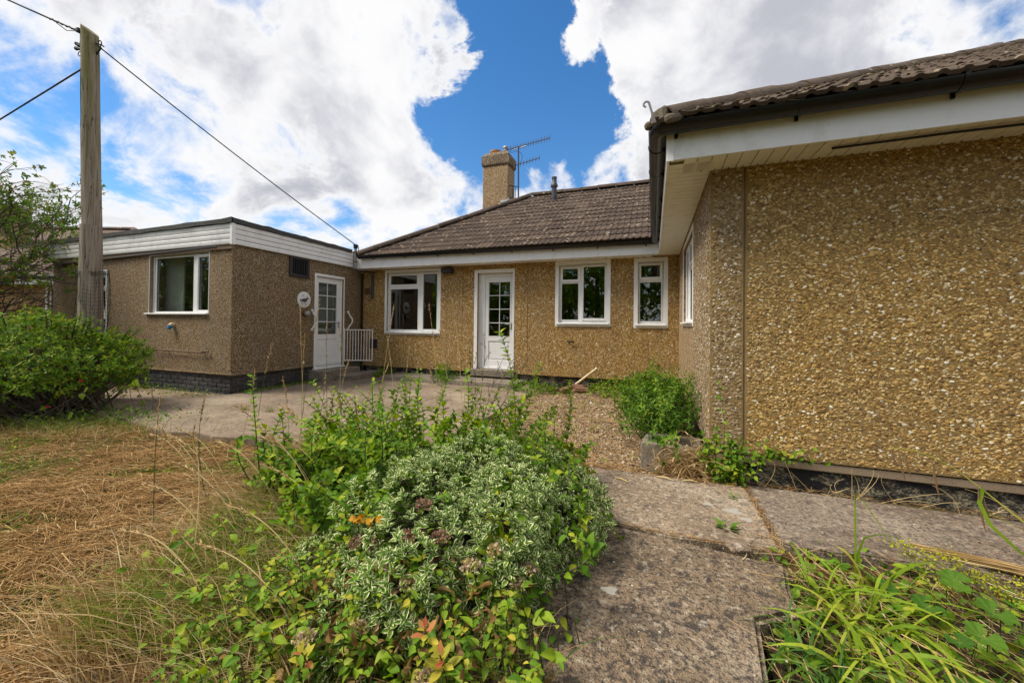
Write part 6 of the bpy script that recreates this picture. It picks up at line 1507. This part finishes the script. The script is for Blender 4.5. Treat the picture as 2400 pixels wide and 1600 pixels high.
P = np.stack([x[:, None] + np.cos(a)[:, None] * t * L[:, None], y[:, None] + .5 * np.sin(a)[:, None] * t * L[:, None], np.maximum(.006, z[:, None] + rng.normal(0, .5, n)[:, None] * t * L[:, None] - .5 * L[:, None] * (t * 2) ** 2 * .4)], -1)
V, F, k_ = ribbons(P, np.repeat(rng.uniform(.0015, .004, n)[:, None], 5, 1)); link('stalks', np_mesh('stalks', V, F, 'straw', {'tint': np.repeat(rng.random(n), k_), 'edge': np.full(n * k_, .5)}), ds, None, 'stuff')
n = 260; scatter(ds, leaf_proto(.4, 3, 3, .5, .6), np.stack([.38 + rng.normal(0, .09, n), 3.54 + rng.normal(0, .05, n), np.abs(rng.normal(.07, .06, n))], -1), orient(rng.normal(size=(n, 3)), rng.normal(size=(n, 3))), rng.uniform(.02, .05, n), rng.random(n), 'straw', mass='dead_leaves')

# ------------------------------------------------------------------ right hand bed
def arching(o, base, n, L0, L1, w0, mat, lean, name='blade', nsep=True, K=9, bias=(0, 0)):
    out = []
    for i in range(n):
        a = rng.uniform(0, 6.28); L = rng.uniform(L0, L1); ln = rng.uniform(*lean); b = Vector(base) + Vector(rng.normal(0, .09, 2).tolist() + [0])
        dx = Vector((math.cos(a) + bias[0], math.sin(a) + bias[1], 0)); pts = []
        for j in range(K):
            t = j / (K - 1); pts.append(b + dx * (ln * L * t ** 1.5) + Vector((0, 0, L * (t * (1.05 - .25 * ln) - (.55 * ln + .1) * t ** 2.4))))
        w_ = w0 * rng.uniform(.7, 1.2); P = np.array([[tuple(q) for q in pts]]); wv = (w_ * np.array([.8, 1, 1, 1, .95, .85, .7, .45, .08]))[None, :K]
        side = np.cross(np.array([0, 0, 1.]), np.array(dx)); 
        V, F, k_ = ribbons(P, wv, np.cross(side, [0, 0, 1.])[None, None, :] * .25 + np.array([0, 0, 1.]) + rng.normal(0, .35, 3))
        link(name, np_mesh(name, V, F, mat, {'edge': np.full(len(V), .5)}), o)
for (bx, by, n, L0, L1, w0, mt, lab) in ((.80, 2.12, 40, .30, .58, .0075, 'blade_lime', 'clump of yellow green strap leaves arching over the path edge'), (.62, 1.75, 46, .22, .46, .005, 'blade_green', 'clump of bluish green grass blades at the bottom right by the slab'),
        (.78, 1.72, 34, .30, .55, .0078, 'blade_lime', 'nearest clump of yellow green strap leaves at the bottom edge'), (.98, 2.38, 24, .22, .42, .006, 'blade_lime', 'strap leaved clump behind, next to the long path slab')):
    o = thing('strap_leaf_clump', lab, 'plant', (bx, by, -.1), 'strap leaved clumps in the right bed'); arching(o, (bx, by, -.1), n, L0, L1, w0, mt, (.45, 1.15), bias=(.12, -.32))
ir = thing('strap_leaf_clump', 'two upright green blades standing alone at the bed edge, one bent at the tip', 'plant', (.95, 2.55, -.1), 'strap leaved clumps in the right bed')
for pts, w0 in (([(1.0, 2.58, -.08), (1.0, 2.58, .1), (1.0, 2.585, .26), (1.0, 2.585, .345), (1.03, 2.57, .31), (1.10, 2.55, .19), (1.18, 2.52, .06)], .005), ([(1.01, 2.57, -.08), (1.01, 2.57, .05), (1.03, 2.56, .13), (1.08, 2.55, .16), (1.15, 2.54, .165)], .007)):
    P = np.array([pts]); V, F, k_ = ribbons(P, np.linspace(w0, w0 * .2, len(pts))[None], np.array([.3, 1., .1])); link('blade', np_mesh('blade', V, F, 'blade_lime', {'edge': np.full(len(V), .5)}), ir)
# round lobed leaves
def lobed(nl=7, seg=5, dep=.16):
    V = [(0, 0, 0)]; E = [0.]; F = []; n = nl * seg
    for ri, rr in enumerate((.5, 1.0)):
        for i in range(n + 1):
            u = i / n; a = -math.pi * .90 + u * math.pi * 1.80; ph = (u * nl) % 1.0
            lobe = 1 - dep * abs(2 * ph - 1) ** 2.2 * (1 if ri else .2) + (.025 * math.sin(u * n * 3.1) if ri else 0)
            r_ = rr * lobe; V.append((math.sin(a) * r_ * .55, .5 + math.cos(a) * r_ * .55, (.06 * abs(math.cos(ph * math.pi)) - .02) * rr + .12 * rr * rr)); E.append((.0 if abs(ph - .5) < .12 else .45) + .3 * rr)
    V[0] = (0, .5, 0)
    for i in range(n): F.append((0, 1 + i + 1, 1 + i))
    a = 1; b = 1 + n + 1
    for i in range(n): F += [(a + i, a + i + 1, b + i + 1), (a + i, b + i + 1, b + i)]
    return np.array(V), np.array(F), np.array(E)
LOB = lobed()
lm = thing('round_leaved_plant', 'plant with broad scalloped round leaves and sprays of tiny yellow flowers at the right edge', 'plant', (1.4, 2.3, -.1))
q = np.array([(1.18, 2.02, .08), (1.30, 2.16, .10), (1.06, 2.00, .05), (1.46, 2.25, .11), (1.20, 2.28, .08), (1.12, 2.2, .05), (1.36, 1.98, .06), (1.5, 2.05, .03), (1.55, 2.42, .03), (1.1, 1.85, -.02), (1.3, 1.85, -.01), (1.0, 2.35, -.01), (1.62, 2.2, .05), (1.35, 2.4, .05), (1.7, 2.4, .06), (1.45, 1.9, .0), (.95, 1.85, -.03), (1.75, 2.1, .04)]); n = len(q)
scatter(lm, LOB, q, orient(rng.normal(size=(n, 3)) * (1, 1, .15) + (0, -.6, -.1), np.tile([-.1, -.45, 1.], (n, 1)) + rng.normal(0, .22, (n, 3))), rng.uniform(.07, .115, n), rng.random(n), 'leaf_mallow', nsep=n)
paths = [shoot((q_[0] + .03, q_[1] + .06, -.12), q_, (0, 0, .02), 5) for q_ in q]
fl2 = []
for (cx, cy, cz) in ((1.33, 2.70, .02), (1.38, 2.64, .0), (1.25, 2.72, .06), (1.45, 2.62, .0), (1.52, 2.6, .01), (1.42, 2.7, .04), (1.30, 2.62, -.02), (1.55, 2.52, -.01), (1.63, 2.56, .03), (1.85, 2.6, .03), (1.36, 2.56, -.03)):
    paths.append(shoot((1.45, 2.3, -.1), (cx, cy, cz), (0, 0, .06), 6))
    for _ in range(90): fl2.append((cx + rng.normal(0, .034), cy + rng.normal(0, .03), cz + rng.normal(0, .016)))
stems_mesh(paths, [[.0022] * len(p_) for p_ in paths], 'stem', 'green_stem', lm, 4)
fl2 = np.array(fl2); n = len(fl2); scatter(lm, FLO, fl2, orient(rng.normal(size=(n, 3)), rng.normal(size=(n, 3))), rng.uniform(.008, .014, n), rng.random(n), 'petal_yellow', mass='flower_spray')
# ground layer of the bed
n = 1500; x = rng.uniform(.45, 1.95, n); y = rng.uniform(1.2, 2.62, n); k = (x > .45 + .1 * (y > 2)) & (y > 1.2); x, y = x[k], y[k]; n = len(x)
scatter(None, LEAF_B, np.stack([x, y, rng.uniform(-.09, -.0, n)], -1), orient(rng.normal(size=(n, 3)) * (1, 1, .4), np.tile([0, -.4, 1.], (n, 1)) + rng.normal(0, .3, (n, 3))), rng.uniform(.025, .065, n), rng.random(n), 'leaf_green', mass='bed_ground_cover')
n = 900; x = rng.uniform(.42, 1.9, n); y = rng.uniform(1.3, 2.66, n)
straws('dry_litter', x, y, lambda a, b: -.09 + 0 * a, np.full(n, -.9), rng.uniform(.05, .30, n), rng.uniform(.001, .0025, n), 'straw', .10, 4, None, .6)
blades('dry_grass', x[:520], y[:520], np.full(520, -.1), rng.uniform(.06, .26, 520), .8, rng.uniform(.001, .0022, 520), 'straw', .5, 5, None)
blades('long_grass', x[520:], y[520:], np.full(n - 520, -.1), rng.uniform(.08, .24, n - 520), .6, rng.uniform(.0012, .003, n - 520), 'blade_green', .5, 5, None)
bd_ = thing('straw_bundle', 'bundle of long dry straw lying over the path at the right edge', 'straw', (1.75, 2.7, 0))
n = 110; t = np.linspace(0, 1, 6); a0 = np.stack([1.36 + rng.normal(0, .03, n), 2.84 + rng.normal(0, .02, n), np.full(n, .012)], -1); b0 = np.stack([2.15 + rng.normal(0, .03, n), 2.47 + rng.normal(0, .035, n), rng.uniform(.01, .05, n)], -1)
P = a0[:, None] + (b0 - a0)[:, None] * (t[None] * rng.uniform(.7, 1, n)[:, None] + rng.uniform(0, .2, n)[:, None])[..., None] + np.array([0, 0, .025]) * np.sin(t * 3.1)[None, :, None]
V, F, k_ = ribbons(P, np.repeat(rng.uniform(.0012, .0028, n)[:, None], 6, 1)); link('straw', np_mesh('straw', V, F, 'straw', {'tint': np.repeat(rng.random(n), k_), 'edge': np.full(n * k_, .5)}), bd_, None, 'stuff')
# drooping sedge from beyond the right edge
sg = thing('drooping_sedge', 'arching yellow green sedge stem with hanging brown catkins in front of the gable', 'sedge', (2.3, 2.75, -.1))
stem = [(2.35, 2.72, -.1), (2.18, 2.80, .02), (1.99, 2.88, .11), (1.86, 2.95, .185), (1.719, 3.001, .325), (1.62, 3.0, .41), (1.523, 2.98, .468), (1.42, 2.97, .505), (1.342, 2.965, .511), (1.30, 2.965, .50)]
MB().tube(stem, list(np.linspace(.005, .0015, 10)), 5).obj('stem', 'lime_stem', sg, 60)
for (x, y, z, L) in ((1.31, 2.96, .505, .10), (1.345, 2.962, .51, .17), (1.37, 2.96, .51, .15), (1.50, 2.975, .475, .21), (1.70, 2.99, .34, .24), (1.72, 3.0, .33, .15), (1.85, 2.94, .19, .18)):
    pts = [Vector((x, y - .01, z)) + Vector((.02 * t * t + .005 * t, -.008 * t, -L * t)) for t in np.linspace(0, 1, 8)]
    o = MB().tube(pts, [.0012, .003, .005, .006, .006, .0055, .0045, .002], 6).obj('catkin', 'catkin', sg, 60)
for pts, w0 in (([(1.725, 2.99, .325), (1.70, 2.97, .25), (1.72, 2.93, .15), (1.80, 2.87, .05), (1.90, 2.80, .0), (1.97, 2.76, -.02)], .011), ([(1.74, 3.0, .2), (1.80, 2.97, .17), (1.9, 2.93, .13), (2.1, 2.86, .07)], .003)):
    P = np.array([pts]); V, F, k_ = ribbons(P, np.linspace(w0, w0 * .35, len(pts))[None], np.array([.1, 1., .5])); link('blade', np_mesh('blade', V, F, 'blade_lime', {'edge': np.full(len(V), .5)}), sg)
# dead stems rooted between plinth and path
n = 34; dp_ = []
for _ in range(n):
    x = rng.uniform(.75, 2.5); b = (x, 3.545, -.06); dp_.append(shoot(b, (x + rng.normal(0, .14), 3.52 + rng.normal(0, .03), rng.uniform(.02, .22)), (rng.normal(0, .04), -.01, .03), 7))
o = stems_mesh(dp_, [np.linspace(.0022, .0008, 7)] * n, 'dead_stems', 'dry_stem', None, 4, 'stuff')
n = 300; x = rng.uniform(.7, 2.6, n); straws('dry_litter', x, rng.normal(3.51, .02, n), lambda a, b: .0 + 0 * a, np.zeros(n), rng.uniform(.02, .1, n), rng.uniform(.001, .002, n), 'hay', .02, 3, None, .6)
# little weeds in the paving joints
def weed(x, y, lab, r_=.07, n=14, mat='leaf_dark', size=.05, z=.0):
    o = thing('paving_weed', lab, 'weed', (x, y, z), 'small weeds in the paving'); a = rng.uniform(0, 6.28, n)
    q = np.stack([x + np.cos(a) * r_ * .3, y + np.sin(a) * r_ * .3, np.full(n, z + .012)], -1)
    scatter(o, LEAF_N, q, orient(np.stack([np.cos(a), np.sin(a), rng.uniform(.05, .9, n)], -1), np.tile([0, 0, 1.], (n, 1)) + rng.normal(0, .2, (n, 3))), rng.uniform(.6, 1.3, n) * size, rng.random(n), mat, nsep=n)
weed(.42, 2.68, 'dark weed rosette in the slab joint of the path', .07, 16, 'leaf_dark', .055)
weed(.55, 3.18, 'tiny green weed on the path near the wing corner', .04, 7, 'leaf_green', .04)
for (x, y, lab) in ((.79, 2.66, 'first green weed along the sunken edge of the path, nearest the joint'), (.90, 2.66, 'second green weed along the sunken edge of the path'), (1.05, 2.66, 'leafy weed along the path edge beside the upright blades'), (1.22, 2.66, 'weed along the path edge left of the yellow flowers')): weed(x, y, lab, .06, 12, 'leaf_green', .055, -.03)
for (x, y, lab) in ((-5.24, 3.81, 'tuft of grass in the patio joint, left one of two'), (-4.81, 3.86, 'tuft of grass in the patio joint, right one of two')):
    o = thing('grass_tuft', lab, 'grass tuft', (x, y, 0), 'grass tufts on the patio', 'thing'); n = 60
    blades('blades', np.full(n, x) + rng.normal(0, .03, n), np.full(n, y) + rng.normal(0, .03, n), np.zeros(n), rng.uniform(.04, .13, n), .5, rng.uniform(.001, .002, n), 'grass_short', .5, 4, o)
for (x, y) in ((-5.2, 6.6), (-4.5, 6.9), (-3.3, 6.4), (-3.6, 5.3)): weed(x, y, {-5.2: 'weed in the patio before the three light window', -4.5: 'weed in the patio at the edge of the door strip', -3.3: 'weed in the patio before the back door', -3.6: 'weed at the patio joint half way to the house'}[x], .08, 16, 'leaf_green', .06)
n = 700; x = rng.normal(0, .035, n); t = rng.random(n); X_ = XE + .10 + x * 1.4 + .06; Y_ = 4.7 + 1.6 * t
scatter(None, LEAF_S, np.stack([X_, Y_, rng.uniform(.0, .05, n)], -1), orient(rng.normal(size=(n, 3)), np.tile([0, 0, 1.], (n, 1)) + rng.normal(0, .3, (n, 3))), rng.uniform(.015, .035, n), rng.random(n), 'leaf_green', mass='plinth_moss')
stn = MB().box(-.06, .06, -.035, .035, -.012, .016, None, .01).obj('loose_stone', 'slab_top', None); stn.location = (.44, 2.44, .018); stn.rotation_euler = (.1, .05, .5); tag(stn, 'flat chip of concrete lying loose on the near path slab', 'stone')
for (x, y, L, a, lab) in ((.10, 3.36, .12, -.3, 'thin broken twig on the path before the trough'), (.28, 3.37, .10, .1, 'bark covered stick on the path below the dead stalks'), (-.22, 3.20, .12, -.5, 'fallen green leaf stalk on the pale path slab')):
    o = MB().tube([(x - L / 2 * math.cos(a), y - L / 2 * math.sin(a), .012), (x, y, .02), (x + L / 2 * math.cos(a), y + L / 2 * math.sin(a), .012)], [.004, .006, .003], 5).obj('fallen_twig', 'dry_stem', None, 60); tag(o, lab, 'twig', 'twigs on the path')

# ------------------------------------------------------------------ trees across the garden behind the photographer, seen in the window glass
def garden_tree(x, y, h, r_, lab, seed):
    o = thing('garden_tree', lab, 'tree', (x, y, 0), 'trees behind the photographer')
    t = MB(); t.tube([(x, y, -.1), (x + .1, y, h * .3), (x, y + .1, h * .7)], [.22, .16, .06], 8)
    for _ in range(7):
        a = rng.uniform(0, 6.28); z0 = h * rng.uniform(.25, .55); t.tube([(x, y, z0), (x + math.cos(a) * r_ * .4, y + math.sin(a) * r_ * .4, z0 + h * .12), (x + math.cos(a) * r_ * .8, y + math.sin(a) * r_ * .8, z0 + h * .2)], [.07, .05, .02], 5)
    t.obj('trunk', 'bark', o, 60)
    n = 700; p, d = mound((x, y, h * .42), (r_, r_, h * .58), n, .22, seed, -.9); p[:, 2] = np.maximum(p[:, 2], .3)
    p2, d2 = mound((x, y, h * .42), (r_ * .75, r_ * .75, h * .45), 250, .2, seed, -.9); p = np.concatenate([p, p2]); d = np.concatenate([d, d2])
    A = rosettes(p + rng.normal(0, .15, p.shape), unit(d + (0, 0, .2) + rng.normal(0, .4, d.shape)), 6, .30, (.4, 1.4), .3); scatter(o, LEAF_1, *A, 'leaf_green', mass='crown')
for i, (x, y, h, r_) in enumerate([(-3.2, -8.5, 7.5, 2.4), (.8, -9.5, 8, 2.8), (-7.3, -9.5, 6.2, 2.5), (-11.5, -8.8, 5.0, 2.3), (-15.5, -9.5, 5.5, 2.6), (5.2, -9, 7, 2.6), (-24, -4.2, 4.3, 2.2), (-20.5, -8.5, 5.2, 2.5)]):
    garden_tree(x, y, h, r_, ['tall leafy tree behind the photographer, opposite the two light window', 'tallest leafy tree behind the photographer, opposite the wing', 'leafy tree behind the photographer, opposite the back door', 'low leafy tree behind the photographer, opposite the patio', 'round leafy tree behind the photographer, left of the patio', 'leafy tree behind the photographer, right of the path', 'leafy tree far left of the garden, opposite the picture window', 'low leafy tree at the far left corner behind the photographer'][i], i * 1.7)
print('objects', len(bpy.data.objects), 'tris', sum(len(m.polygons) for m in bpy.data.meshes))
